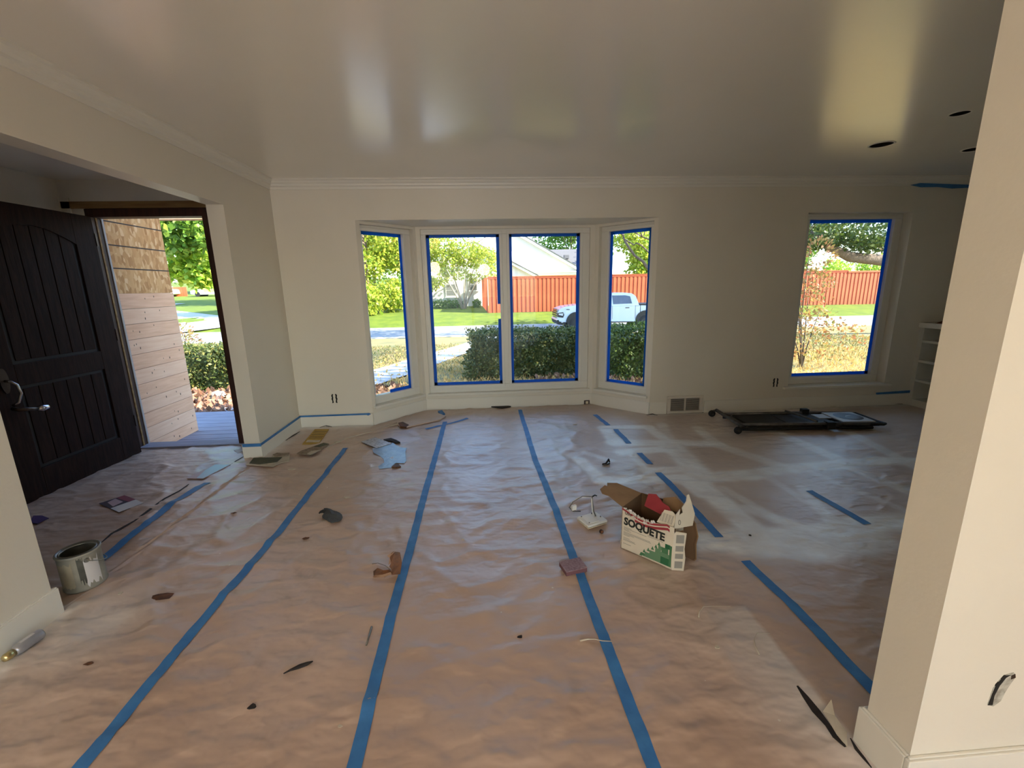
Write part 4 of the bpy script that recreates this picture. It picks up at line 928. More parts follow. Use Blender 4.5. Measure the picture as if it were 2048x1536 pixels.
# twigs, screws, chips
def stickthing(pts, r_, mt, name, label, cat='twig', z=.004):
    P = [F(u,v) for u,v in pts]; o = MB().tube([(p.x-P[0].x,p.y-P[0].y,rest(p.x,p.y)+z) for p in P], r_, 6).build(name, mt, smooth=True); o.location = (P[0].x,P[0].y,0); tag(o, label, cat); return o
stickthing([(568,1354),(582,1347),(600,1340),(615,1335),(627,1330)], [.002,.004,.008,.007,.002], 'twig_dark', 'seed_pod', 'dark brown slender seed pod on the brown paper', 'seed pod')
stickthing([(733,1295),(738,1278),(744,1259)], [.0035,.004,.0045], 'tin', 'screw', 'grey screw lying beside a blue tape seam', 'screw')
stickthing([(1160,1288),(1175,1285),(1190,1284),(1205,1287),(1224,1288)], [.004,.003,.002,.002,.0015], 'paper_cream', 'twig', 'pale forked twig crossing a blue tape seam')
stickthing([(1397,1238),(1398,1228),(1406,1220),(1425,1217),(1460,1217)], [.0035,.002,.0015,.0012,.001], 'paper_cream', 'string', 'curved piece of white string on the paper in front of the carton', 'string')
stickthing([(1518,1312),(1510,1296),(1508,1282),(1514,1270),(1540,1272)], [.003,.002,.0014,.0012,.001], 'paper_cream', 'string', 'thin curved white string close to the pier', 'string')
c = F(1203,1070); ac = empty('acorn', (c.x,c.y,rest(c.x,c.y)+.010))
MB().lathe([(.001,-.010),(.007,-.008),(.0105,0),(.009,.008),(.003,.013),(.001,.014)], 12).build('nut', 'dry_leaf', ac, True); MB().lathe([(.011,-.002),(.0115,-.007),(.007,-.012),(.001,-.013)], 12).build('cap', 'twig_dark', ac, True)
ac.rotation_euler = (math.radians(80),0,math.radians(30)); tag(ac, 'brown acorn on the floor beside the wired fixture', 'acorn')
c = F(1212,930); sc_ = empty('bracket', (c.x,c.y,rest(c.x,c.y)))
MB().tube([(-.03,-.01,.008),(0,0,.010),(.03,.03,.03),(.035,.02,.008)], [.008,.007,.009,.005], 6).build('bracket_arm', 'twig_dark', sc_, True); MB().tube([(-.035,-.012,.008),(.0,-.02,.008),(.03,.0,.008)], .006, 6).build('bracket_foot', 'metal_dark', sc_, True)
tag(sc_, 'small black bent metal bracket on the sprayed floor', 'bracket')
chips = [((1434,1300),.016,'white paint chip near the pale forked twig'),((694,998),.028,'white plaster chip lying between two tape seams'),((926,1083),.012,'white crumb with a tail in the middle of the paper'),((1500,1072),.014,'black chip on the sprayed floor right of the carton'),((675,886),.04,'flat cream scrap beside the yellow sheet'),((585,941),.035,'cream paper chip below the torn green paper'),((242,1192),.016,'white paint chip close to the paint can'),((1040,1277),.014,'dark leaf crumb in the middle foreground'),((680,1455),.012,'white paint chip near the foreground tape'),((1150,850),.03,'pale chip on the floor inside the bay'),((505,1418),.02,'dark brown three armed crumb in the left foreground')]
for (uv, s, lab) in chips:
    c = F(*uv); rn = random.Random(int(uv[0]+uv[1])); k = 7
    ring = [(s*rn.uniform(.45,1)*math.cos(2*PI*i/k), s*rn.uniform(.3,.7)*math.sin(2*PI*i/k)) for i in range(k)]
    o = MB().prism(ring, 0, s*.18).build('debris_chip', 'twig_dark' if 'black' in lab or 'dark' in lab else 'paper_cream'); fix_normals(o); o.location = (c.x,c.y,rest(c.x,c.y)); tag(o, lab, 'debris')

# folded cart by the window ----------------------------------------------------
ct = empty('folded_cart', (2.40, 4.02, .012), math.radians(-4.5))     # x along the length, y across
def T_(name, pts, r_, mt='cart_tube', n=10): return MB().tube(pts, r_, n).build(name, mt, ct, True)
T_('side_tube', [(.06,-.17,.062),(.90,-.17,.062),(1.28,-.17,.050)], .017); T_('side_tube', [(.06,.19,.062),(.90,.19,.062),(1.38,.19,.050)], .017)
T_('side_tube', [(.06,-.19,.024),(1.30,-.19,.022)], .014, 'cart_black'); T_('side_tube', [(.06,.20,.024),(1.30,.20,.022)], .014, 'cart_black')
T_('end_bar', [(.045,-.235,.062),(.045,.33,.066)], .018); T_('cross_bar', [(.10,-.17,.05),(.10,.19,.05)], .012)
T_('brace', [(.70,.20,.085),(.74,.02,.088),(.78,-.17,.085)], .011)
T_('end_loop', [(1.28,-.17,.05),(1.42,-.165,.042),(1.46,-.14,.040),(1.44,-.05,.042),(1.42,.08,.05),(1.40,.17,.055),(1.34,.19,.052)], .013, 'cart_black')
MB().box((.14,-.155,.035),(.52,.175,.058)).build('deck_panel', 'cart_black', ct); MB().box((.53,-.155,.035),(.98,.175,.058)).build('deck_panel', 'cart_black', ct)
MB().box((.92,.0,.058),(1.04,.13,.064)).build('label_plate', 'cart_white', ct)
MB().box((.86,-.21,.02),(.94,-.14,.085)).build('clamp', 'cart_black', ct, bevel=.006); MB().box((.86,.17,.02),(.93,.225,.105)).build('clamp', 'cart_black', ct, bevel=.006)
pl = MB().box((1.05,-.15,.058),(1.36,.17,.072)).build('white_board', 'cart_white', ct, bevel=.006)
MB().lathe([(.001,.003),(.085,.003),(.12,.002),(.125,.0)], 32, (1.215,.02,.072)).build('round_mark', 'cart_disc', pl, True)
MB().prism([(1.17,.0),(1.26,.03),(1.25,.045),(1.20,.035)], .0748, .0762).build('mark_stripe', 'cart_white', pl)
MB().box((1.04,-.17,.03),(1.38,.18,.058)).build('board_tray', 'cart_black', ct)
for y in (-.235,.33):
    wr = MB().lathe([(.001,-.016),(.030,-.016),(.036,-.008),(.036,.008),(.030,.016),(.001,.016)], 18).xf(Matrix.Translation((.0,y,.030)) @ Matrix.Rotation(PI/2,4,'X')).build('wheel', 'tyre', ct, True)
    MB().cyl((0,y-.03,.03),(0,y+.03,.03),.010,.010,10).build('hub', 'cart_tube', wr)
    T_('caster_fork', [(0,y,.03),(.02,y,.06),(.05,y,.064)], .012, 'cart_tube')
tag(ct, 'folded black tube frame cart with white board lying under the single right window', 'cart')

# ================================================================== OUTDOORS
SY0, SY1 = 22.4, 27.5
def Gz(y):
    if y < 9: return -.35
    if y < SY0: return -.35-.65*(y-9)/(SY0-9)
    if y < SY1: return -1.0
    if y < 31: return -.95+.65*(y-SY1)/(31-SY1)
    return -.30+(y-31)*.045
def ground(name, mt, x0, x1, y0, y1, nx=2, ny=40, dz=0, amp=0.0, kind=True):
    V = []; 
    for j in range(ny+1):
        for i in range(nx+1):
            x = x0+(x1-x0)*i/nx; y = y0+(y1-y0)*j/ny; V.append((x,y,Gz(y)+dz+amp*fbm(x*.6,y*.6,8)))
    W_ = nx+1; o = MB().add(V, [(j*W_+i,j*W_+i+1,(j+1)*W_+i+1,(j+1)*W_+i) for j in range(ny) for i in range(nx)]).build(name, mt, smooth=True)
    return struct(o)
ground('ground_yard', 'yard', -40, 60, 4.3, SY0-.15, 100, 60, 0, .03)
ground('ground_lawn', 'lawn', -110, 70, SY1+.15, 150, 60, 80, 0, .02)
ground('street', 'street', -110, 70, SY0-.15, SY1+.15, 2, 2, -.02)
MB().box((-110,SY0-.17,-1.2),(70,SY0-.02,-.93)).build('kerb', 'kerb')['kind'] = 'structure'
MB().box((-110,SY1+.02,-1.2),(70,SY1+.17,-.90)).build('kerb_far', 'kerb')['kind'] = 'structure'
struct(MB().box((-60,-60,-.5),(60,REAR_Y-.16,-.06)).build('patio', 'walk'))
def path(name, pts, wd, mt='walk', dz=.03):
    V = []; P = []
    for i in range(len(pts)-1):
        a, c = Vector(pts[i]), Vector(pts[i+1])
        for j in range(8): P.append(a.lerp(c,j/8))
    P.append(Vector(pts[-1]))
    for i,p in enumerate(P):
        d = (P[min(i+1,len(P)-1)]-P[max(0,i-1)]).normalized(); n = Vector((-d.y,d.x))
        for s in (-1,1): q = p+n*s*wd/2; V.append((q.x,q.y,Gz(q.y)+dz))
    return struct(MB().add(V, [(2*i,2*i+1,2*i+3,2*i+2) for i in range(len(P)-1)]).build(name, mt))
path('walkway', [(-3.6,6.4),(-2.9,7.6),(-2.05,9.4),(-1.3,12.6),(-.3,16.5),(.7,SY0-.2)], 1.15)
path('driveway', [(-17.5,27.7),(-20,31),(-26,36),(-40,41)], 4.5, 'walk', .04)
path('far_path', [(-30,46),(-60,46.5)], 2.0, 'walk', .05)
struct(MB().box((-9,5.72,-.36),(-1.0,7.4,-.325)).build('ground_bed', 'mulch'))
struct(MB().box((1.0,5.7,-.36),(4.2,8.0,-.33)).build('ground_bed_bay', 'mulch'))

# foliage -----------------------------------------------------------------------
def leaf_mesh(name, mt, pos, size, parent, up=0.0, stuff=False, seed=1, aspect=.55):
    g = np.random.default_rng(seed); n = len(pos); pos = np.asarray(pos, float)
    d = g.normal(size=(n,3)); d[:,2] += up; d /= np.linalg.norm(d,axis=1)[:,None]
    e = g.normal(size=(n,3)); e -= (e*d).sum(1)[:,None]*d; e /= np.linalg.norm(e,axis=1)[:,None]
    nn = np.cross(d,e); s = (size*g.uniform(.6,1.3,n))[:,None]
    v = np.stack([pos, pos+d*s*.5+e*s*aspect*.5+nn*s*.08, pos+d*s, pos+d*s*.5-e*s*aspect*.5+nn*s*.08],1).reshape(-1,3)
    me = bpy.data.meshes.new(name); me.vertices.add(4*n); me.vertices.foreach_set('co', v.ravel())
    me.loops.add(4*n); me.loops.foreach_set('vertex_index', np.arange(4*n)); me.polygons.add(n)
    me.polygons.foreach_set('loop_start', np.arange(n)*4); me.polygons.foreach_set('loop_total', np.full(n,4)); me.materials.append(M[mt]); me.update(calc_edges=True)
    o = bpy.data.objects.new(name, me); C.objects.link(o); o.parent = parent
    if stuff: o['kind'] = 'stuff'
    return o
def blob(c, r, n, g, shell=.55):
    d = g.normal(size=(n,3)); d /= np.linalg.norm(d,axis=1)[:,None]
    rad = g.uniform(shell**3,1,n)**(1/3)
    rad *= 1+.18*np.sin(d[:,0]*7+c[0])*np.cos(d[:,1]*6+d[:,2]*5)
    return np.asarray(c)+d*rad[:,None]*np.asarray(r)
def tree(name, base_, label, trunk, blobs, mt, size, n, seed, cat='tree', group=None, bark='bark', up=0, stems=None):
    """trunk: list of (points, radii) local; blobs: list of (centre, radii, weight) local"""
    r = empty(name, base_); g = np.random.default_rng(seed)
    for pts, rad in trunk: MB().tube(pts, rad, 8).build('trunk' if pts is trunk[0][0] else 'branch', bark, r, True)
    tw = sum(b_[2] for b_ in blobs)
    pos = np.concatenate([blob(c, rr, max(4,int(n*w_/tw)), g) for c, rr, w_ in blobs])
    leaf_mesh('foliage', mt, pos, size, r, up, False, seed)
    tag(r, label, cat, group); return r
def rb(g, n, c, spread, r0, r1):
    return [((c[0]+g.uniform(-1,1)*spread[0], c[1]+g.uniform(-1,1)*spread[1], c[2]+g.uniform(-1,1)*spread[2]), (lambda q: (q,q,q*.8))(g.uniform(r0,r1)), 1) for _ in range(n)]
g0 = random.Random(11)
def simple_tree(name, x, y, h, rad, label, mt, size, n, seed, low=.25, cat='tree', group=None, bark='bark', up=0, tr=.18):
    g = random.Random(seed); z = Gz(y)
    bl = rb(g, 16, (0,0,h*(low+1)/2), (rad*.62,rad*.62,h*(1-low)*.36), rad*.32, rad*.52)
    trunk = [([(0,0,-.1),(.05,0,h*.3),(0,.1,h*.6)],[tr,tr*.8,tr*.4])]+[([(0,0,h*.3),(g.uniform(-1,1)*rad*.5,g.uniform(-1,1)*rad*.5,h*.6)],[tr*.5,tr*.2]) for _ in range(4)]
    return tree(name, (x,y,z), label, trunk, bl, mt, size, n, seed, cat, group, bark, up)
GB = 'trees beyond the street'
simple_tree('tree', -8.2, 32.6, 10, 3.7, 'tall drooping yellow green tree seen through the bay left light', 'leaf_yellowgreen', .32, 20000, 21, -.05, group=GB, up=-.6)
simple_tree('tree', -18.5, 44, 12, 5.5, 'large bright green tree left of the drooping tree', 'leaf_green', .42, 9000, 22, .1, group=GB, up=-.3)
simple_tree('tree', -14.5, 62, 15, 5.5, 'tall green tree standing behind the drooping tree', 'leaf_green', .45, 9000, 35, .02, group=GB)
simple_tree('tree', -7.6, 52, 13, 4.6, 'orange yellow tree rising behind the neighbouring white house', 'leaf_orange', .42, 11000, 23, .2, group=GB)
simple_tree('tree', 12.5, 62, 12, 6.5, 'broad green tree behind the grey shingle roof', 'leaf_green', .50, 10000, 24, .1, group=GB)
simple_tree('tree', 17.5, 45, 7.4, 4.2, 'rounded light green tree behind the red fence beside the roof', 'leaf_yellowgreen', .36, 10000, 25, .08, group=GB)
simple_tree('tree', 25.5, 46, 6.8, 3.6, 'dull green tree behind the red fence further along', 'leaf_green', .36, 9000, 26, .08, group=GB)
simple_tree('tree', 34, 48, 6.9, 3.4, 'leafy green tree over the fence seen in the single right window', 'leaf_green', .36, 9000, 27, .08, group=GB)
simple_tree('tree', 31.0, 37, 3.7, 1.9, 'lime green bush top showing over the fence', 'leaf_bright', .22, 3000, 28, .2, 'bush', GB)
simple_tree('tree', 35.0, 37.5, 3.6, 2.0, 'bright lime bush beyond the fence next to the rusty bush', 'leaf_bright', .22, 3000, 29, .2, 'bush', GB)
simple_tree('tree', 39.0, 40, 5.4, 2.3, 'rusty pink bush beyond the fence', 'leaf_rust', .24, 3500, 30, .2, 'bush', GB)
simple_tree('tree', 44.0, 42, 5.0, 2.4, 'grey green bush at the far end of the fence view', 'leaf_dark', .26, 3500, 31, .1, 'bush', GB)
simple_tree('tree', -37, 69, 11, 7, 'wide pale green tree far across the lawn seen through the front doorway', 'leaf_bright', .5, 6000, 32, .12, group=GB)
simple_tree('tree', -58, 72, 12, 7, 'distant green tree far left across the lawn', 'leaf_yellowgreen', .5, 5000, 33, .12, group=GB)
simple_tree('bush', -5.2, 35.4, 1.5, .8, 'low round bush beside the drooping tree trunk', 'leaf_green', .16, 2600, 34, .0, 'bush', tr=.05)
# crape myrtle in front of the white house
g = random.Random(41); tb = Yp(927,607,34.3); st = []
for k in range(9):
    a = 2*PI*k/9; ex, ey, ez = 2.1*math.cos(a)*g.uniform(.6,1.1), 1.2*math.sin(a), g.uniform(2.4,3.6)
    st.append(([(0,0,-.3),(ex*.25,ey*.25,ez*.3),(ex*.6,ey*.6,ez*.7),(ex,ey,ez)],[.07,.06,.045,.02]))
bl = [((-2.2,0,2.7),(1.3,1,1.0),1.3),((-1.2,0,3.6),(1.5,1,1.1),1.5),((.3,0,4.1),(1.5,1,1.1),1.5),((1.6,0,3.6),(1.3,1,.9),1.1),((2.4,0,2.6),(1.0,.8,.6),.5),((-2.6,0,1.9),(.8,.8,.6),.5),((-.2,.2,2.6),(.8,.6,.5),.3),((1.0,.2,2.3),(.7,.6,.4),.25),((-1.6,-.3,4.8),(1.6,1,1.0),1.2),((-3.2,0,3.8),(1.2,1,1.1),1.0)]
tree('small_tree', (tb.x,34.3,Gz(34.3)), 'multi stemmed yellow green small tree in front of the white house', st, bl, 'leaf_yellowgreen', .20, 9000, 42, 'tree', None, 'bark_pale')
for k,(u,wd) in enumerate(((877,1.0),(896,.8),(915,.9),(954,.55))):
    p = Yp(u,606,35.3); r = empty('clipped_shrub', (p.x,35.3,Gz(35.3)-.05)); leaf_mesh('foliage','leaf_green',blob((0,0,.32),(wd*.62,.45,.42),900,np.random.default_rng(50+k),.3),.12,r,0,False,60+k)
    MB().tube([(0,0,-.05),(0,0,.3)],.04,6).build('stem','bark',r); tag(r, ['wide clipped shrub at the left end of the white house wall','clipped shrub under the first white house window','clipped shrub behind the small tree stems','dark round clipped shrub by the fence corner'][k], 'shrub', 'shrubs along the white house')

# the neighbouring house ----------------------------------------------------------
HYF = 36.6
hs = empty('neighbour_house', (-.5, HYF, Gz(HYF)-.2)); gz = Gz(HYF)-.2
def hz(z): return z-gz
fix_normals(MB().prism([(-5.3,0),(4.7,0),(4.7,hz(2.35)),(0,hz(4.85)),(-5.3,hz(2.05))], 0, 9, 'y').build('front_wall','siding',hs))
fix_normals(MB().prism([(-4.2,hz(2.2)),(2.7,hz(6.6)),(9.4,hz(2.75)),(9.4,0),(-4.2,0)], 4.0, 12, 'y').build('rear_wing','siding',hs))
def rake(name, p, q2, y0, y1, t=.22, mt='house_trim'):
    (x0,z0),(x1,z1) = p,q2; b = MB().prism([(x0,z0-t),(x1,z1-t),(x1,z1),(x0,z0)], y0, y1, 'y'); return fix_normals(b.build(name, mt, hs))
rake('rake_board', (0,hz(4.98)),(5.1,hz(2.28)),-.35,0); rake('rake_board', (-5.8,hz(1.95)),(0,hz(4.98)),-.35,0)
rake('roof', (0,hz(5.05)),(5.15,hz(2.34)),-.4,9,.06,'shingle'); rake('roof', (-5.9,hz(1.95)),(0,hz(5.05)),-.4,9,.06,'shingle')
rake('rake_board', (2.7,hz(6.75)),(10.0,hz(2.62)),3.55,4.0,.26); rake('rake_board', (-4.6,hz(2.3)),(2.7,hz(6.75)),3.55,4.0,.26)
rake('roof', (2.7,hz(6.84)),(10.1,hz(2.66)),3.5,12,.07,'shingle'); rake('roof', (-4.7,hz(2.3)),(2.7,hz(6.84)),3.5,12,.07,'shingle')
MB().box((4.6,3.5,hz(2.42)),(10.0,4.0,hz(2.62))).build('eave_trim','house_trim',hs); MB().box((4.0,3.4,hz(2.62)),(10.1,3.55,hz(2.72))).build('gutter','siding',hs)
b = MB().add([(5.5,7.0,hz(2.9)),(12.4,7.0,hz(2.9)),(11.4,11.5,hz(5.25)),(6.5,11.5,hz(5.25)),(5.5,16,hz(2.9)),(12.4,16,hz(2.9))],[(0,1,2,3),(3,2,5,4),(1,5,2),(0,3,4)]); b.build('hip_roof','shingle',hs)
MB().box((6.5,7.6,0),(12,15,hz(2.95))).build('side_wing','siding',hs)
MB().box((9.0,9.0,hz(4.15)),(9.5,9.4,hz(4.5))).build('roof_vent','shingle',hs)
for (u0,v0,u1,v1) in ((893,569,914,591),(938,556,954,580)):
    a, c = Yp(u0,v0,HYF), Yp(u1,v1,HYF); x0, x1, z0, z1 = a.x+.5, c.x+.5, hz(c.z), hz(a.z)
    wf = MB().box((x0-.08,-.07,z0-.08),(x1+.08,.0,z1+.08)).build('window','siding',hs); xm = (x0+x1)/2; zm = (z0+z1)/2
    for (p0,p1,q0,q1) in ((x0,x1,zm+.02,z1),(x0,x1,z0,zm-.02)): MB().box((p0,-.085,q0),(p1,-.06,q1)).build('pane','house_glass',wf)
    MB().box((x0-.14,-.14,z0-.16),(x1+.14,0,z0-.08)).build('sill','siding',wf)
tag(hs, 'white house with two gables and grey shingle roof across the street', 'house')

# red fence -------------------------------------------------------------------------
FY = 31.0; fz = Gz(FY)-.02; FH = 2.42
fn = empty('wooden_fence', (.45, FY, fz))
pk = MB().box((0,-.025,0),(.165,0,FH)).build('picket','fence_wood',fn); bk = MB().box((0,.0,0),(.20,.022,FH)).build('picket','fence_back',fn)
n_p = 0; x = .295
bk.location = (.13,0,0)
while x < 31:
    dzz = -.10 if x > 26.2 else 0
    o = inst(pk, fn); o.location = (x,0,dzz); o2 = inst(bk, fn); o2.location = (x+.13,0,dzz); x += .295
MB().box((-.03,-.07,FH),(26.2,.06,FH+.045)).build('cap_rail','fence_wood',fn); MB().box((26.2,-.07,FH-.14),(31.2,.06,FH-.02)).build('cap_rail','fence_wood',fn)
MB().box((-.02,-.045,FH-.12),(26.2,-.02,FH)).build('trim_board','fence_back',fn)
y = .15
while y < 5.5:
    o = inst(pk, fn, Matrix.Translation((-.02-.07*y,y,0)) @ Matrix.Rotation(math.radians(-94),4,'Z')); y += .20
tag(fn, 'long orange red board fence across the street with a corner return', 'fence')

# pickup truck ------------------------------------------------------------------------
TY = 23.55; tk = empty('pickup_truck', (4.05, TY, -1.02))      # local x: nose 0 .. tail 6.0, y: near side 0 .. 2.0, z up
def prof(name, pts, y0, y1, mt, par=tk, bevel=0):
    o = fix_normals(MB().prism(pts, y0, y1, 'y').build(name, mt, par)); 
    if bevel: q_ = o.modifiers.new('bevel','BEVEL'); q_.width = bevel; q_.segments = 3; q_.limit_method = 'ANGLE'
    return o
def arch(cx, r_, z0, n=9): return [(cx+r_*math.cos(PI-PI*i/n), z0+r_*math.sin(PI-PI*i/n)) for i in range(n+1)]
WXF, WXR, WR = 1.02, 4.86, .42
body = [(.10,.55)]+[(.52,.50)]+arch(WXF,.50,.50)+[(WXR-.52,.46)]+arch(WXR,.50,.50)+[(5.95,.55),(6.0,1.30),(4.55,1.33),(4.50,1.30),(1.75,1.33),(1.2,1.36),(.35,1.30),(.12,1.22),(.03,1.02),(.02,.72)]
prof('body', body, .02, 1.98, 'truck_white', bevel=.05)
prof('hood', [(.16,1.24),(.45,1.34),(1.2,1.42),(1.80,1.44),(1.80,1.30),(.20,1.2)], .12, 1.88, 'truck_white', bevel=.05)
cab = [(1.55,1.32),(2.35,1.90),(2.75,2.00),(3.6,2.03),(4.15,1.97),(4.36,1.80),(4.52,1.30)]
# tapered cab: lower ring wide, upper ring narrower
b = MB(); vs = []
for yv, sgn in ((.03,1),(1.97,-1)):
    for (x_,z_) in cab: vs.append((x_, yv+sgn*.22*max(0,(z_-1.32)/.7), z_))
k = len(cab); b.add(vs, [tuple(range(k)), tuple(range(2*k-1,k-1,-1))]+[(i,k+i,k+(i+1)%k,(i+1)%k) for i in range(k)])
cabo = fix_normals(b.build('cab','truck_white',tk)); q_ = cabo.modifiers.new('bevel','BEVEL'); q_.width = .05; q_.segments = 3; q_.limit_method = 'ANGLE'
def side_glass(pts):
    vs = [(x_, .03+.22*max(0,(z_-1.32)/.7)-.012, z_) for x_,z_ in pts]; vs2 = [(x_,y_+.03,z_) for x_,y_,z_ in vs]; k = len(pts)
    return fix_normals(MB().add(vs+vs2,[tuple(range(k)),tuple(range(2*k-1,k-1,-1))]+[(i,(i+1)%k,k+(i+1)%k,k+i) for i in range(k)]).build('side_window','truck_glass',tk))
side_glass([(1.98,1.40),(2.48,1.83),(2.85,1.87),(2.95,1.42)]); side_glass([(3.05,1.42),(3.02,1.88),(3.75,1.88),(4.02,1.82),(4.10,1.44)])
fix_normals(MB().add([(1.62,.16,1.40),(1.62,1.84,1.40),(2.34,1.70,1.88),(2.34,.30,1.88)],[(0,1,2,3)]).build('windscreen','truck_glass',tk))
for x0, x1 in ((2.62,2.84),(3.72,3.94)): MB().box((x0,-.012,1.20),(x1,.03,1.235)).build('door_handle','truck_black',tk)
for x_ in (1.95,3.0,4.28): MB().box((x_,.012,.62),(x_+.012,.03,1.33)).build('door_gap','truck_black',tk)
MB().box((4.545,.015,.55),(4.575,.04,1.36)).build('bed_gap','truck_black',tk); MB().box((4.60,.02,1.33),(5.98,1.98,1.40)).build('bed_cover','truck_black',tk)
for cx in (WXF,WXR):
    for yv in (.0,1.98):
        fl_ = [(cx+.56*math.cos(PI-PI*i/12), .50+.56*math.sin(PI-PI*i/12)) for i in range(13)]+[(cx+.46*math.cos(PI*i/12), .50+.46*math.sin(PI*i/12)) for i in range(13)]
        prof('wheel_flare', fl_, yv-.03, yv+.05, 'truck_black')
        prof('wheel_well', [(cx+.47*math.cos(2*PI*i/16), .50+.47*math.sin(2*PI*i/16)) for i in range(16)], yv+.03 if yv<1 else 1.75, yv+.25 if yv<1 else 1.97, 'truck_black')
    for yv in (.02,1.74):
        wh = MB().lathe([(.22,.0),(.36,.0),(WR,.05),(WR,.22),(.36,.26),(.22,.26)],24).xf(Matrix.Translation((cx,yv,WR)) @ Matrix.Rotation(-PI/2,4,'X')).build('wheel','tyre',tk,True)
        MB().lathe([(.001,.03),(.10,.02),(.12,.06),(.22,.05),(.235,.02),(.235,.2)],24).xf(Matrix.Translation((cx,yv,WR)) @ Matrix.Rotation(-PI/2,4,'X')).build('rim','rim',wh,True)
prof('front_bumper', [(-.04,.62),(.02,.40),(.42,.34),(.50,.50),(.50,.62),(.10,.66)], .05, 1.95, 'truck_black', bevel=.03)
prof('bumper_trim', [(-.02,.68),(-.05,.62),(.10,.66),(.50,.62),(.50,.70),(.10,.74)], .03, 1.97, 'truck_white', bevel=.02)
MB().box((-.005,.45,.74),(.05,1.55,1.20)).build('grille','truck_black',tk)
for z_ in (.80,.92,1.04,1.14): MB().box((-.03,.22,z_),(.03,1.78,z_+.04)).build('grille_bar','chrome',tk)
prof('headlamp', [(.02,.80),(.30,.76),(.36,.92),(.30,1.06),(.03,1.02)], -.005, .30, 'truck_black'); prof('headlamp_lens', [(.05,.92),(.28,.86),(.30,1.0),(.06,.99)], -.012, .28, 'lamp_clear'); prof('headlamp', [(.02,.80),(.30,.76),(.36,.92),(.30,1.06),(.03,1.02)], 1.70, 2.005, 'truck_black')
MB().box((.20,-.02,.50),(.30,.06,.58)).build('fog_lamp','lamp_clear',tk)
MB().box((1.55,.05,.42),(4.30,1.95,.52)).build('running_board','truck_black',tk); MB().box((5.9,.1,.5),(6.12,1.9,.72)).build('rear_bumper','chrome',tk)
for yv in (-.20,2.04): MB().box((2.02,yv,1.36),(2.14,yv+.18,1.60)).build('door_mirror','truck_white',tk,bevel=.03)
MB().box((2.04,-.03,1.40),(2.10,.10,1.44)).build('mirror_arm','truck_black',tk)
prof('hood_badge', [(.46,1.18),(.66,1.17),(.66,1.20),(.50,1.215)], .008, .03, 'truck_black')
tag(tk, 'white crew cab pickup truck with black bumper and flares parked on the street', 'truck')

# far cars and red object at the left
def small_car(x_, y_, mt, label, rz=0):
    r = empty('parked_car', (x_,y_,Gz(y_)), rz)
    fix_normals(MB().prism([(0,.35),(.05,.75),(1.1,.95),(1.7,1.42),(3.0,1.45),(3.7,1.0),(4.4,.92),(4.5,.4),(4.0,.25),(.5,.25)],0,1.75,'y').build('body',mt,r,bevel=.05))
    fix_normals(MB().prism([(1.3,.98),(1.78,1.36),(2.9,1.38),(3.4,1.0)],-.01,1.76,'y').build('side_window','truck_glass',r))
    for cx in (.9,3.6): MB().cyl((cx,-.02,.32),(cx,1.77,.32),.32,.32,14).build('wheel','tyre',r)
    tag(r, label, 'car', 'cars parked far across the lawn')
small_car(-37.5,60,'car_white','white car parked far across the lawn seen through the front doorway')
small_car(-44.5,61,'car_white','second white car parked farther left across the lawn')
p = Yp(350,582,62); r = empty('red_board_wall', (p.x,62,Gz(62)-.1))
for k in range(6): MB().box((-1.5+k*.5,0,0),(-1.5+k*.5+.48,.06,1.3)).build('board','fence_wood',r)
tag(r, 'short red board wall far across the lawn', 'fence')

# near hedges ---------------------------------------------------------------------------
def hedge(name, x0, x1, y0, y1, z0, z1, label, mt, n, size, seed, round_=.12):
    g = np.random.default_rng(seed); r = empty(name, ((x0+x1)/2,(y0+y1)/2,z0)); hx, hy, hz_ = (x1-x0)/2,(y1-y0)/2,(z1-z0)
    p = g.uniform(-1,1,(n,3)); ax = g.integers(0,4,n); sg_ = g.choice([-1,1],n)
    q_ = p.copy(); dep = g.uniform(.80,1.03,n)
    q_[ax==0,0] = sg_[ax==0]*dep[ax==0]; q_[(ax==1),1] = -dep[ax==1]; q_[ax==2,2] = dep[ax==2]; q_[ax==3,1] = dep[ax==3]*sg_[ax==3]
    pos = np.stack([q_[:,0]*hx, q_[:,1]*hy, (q_[:,2]*.5+.5)*hz_],1)
    bump = np.array([fbm(a*2.2,c*2.6,b_*2.2) for a,b_,c in pos]); pos += (pos-np.array([0,0,hz_*.5]))*bump[:,None]*.22
    leaf_mesh('foliage', mt, pos, size, r, .1, False, seed)
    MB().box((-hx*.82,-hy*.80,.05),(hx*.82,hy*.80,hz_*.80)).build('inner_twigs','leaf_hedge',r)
    for k in range(5): MB().tube([(-hx*.7+k*hx*.35,0,-.05),(-hx*.7+k*hx*.35+.05,.05,.3)],.02,6).build('stem','bark',r)
    tag(r, label, 'hedge'); return r
HG = -.36
hedge('box_hedge', -.28, 1.98, 8.35, 9.35, HG, .55, 'clipped dark green box hedge in front of the bay centre lights', 'leaf_hedge', 15000, .060, 71)
hedge('box_hedge', 2.38, 4.2, 7.9, 9.2, HG, .60, 'looser lighter green hedge outside the bay right light', 'leaf_hedge_b', 11000, .062, 72)
hedge('box_hedge', -7.6, -3.75, 8.0, 9.0, HG, .44, 'dense shrub hedge beyond the porch deck seen through the front doorway', 'leaf_hedge', 13000, .066, 73)
p = Yp(352,680,9.6); r = empty('reddish_shrub', (p.x,9.6,-.36)); leaf_mesh('foliage','leaf_rust',blob((0,0,.7),(.45,.4,.5),900,np.random.default_rng(74),.2),.07,r,0,False,74); MB().tube([(0,0,0),(0,0,.6)],.02,6).build('stem','bark',r); tag(r,'small reddish shrub rising behind the doorway hedge','shrub')
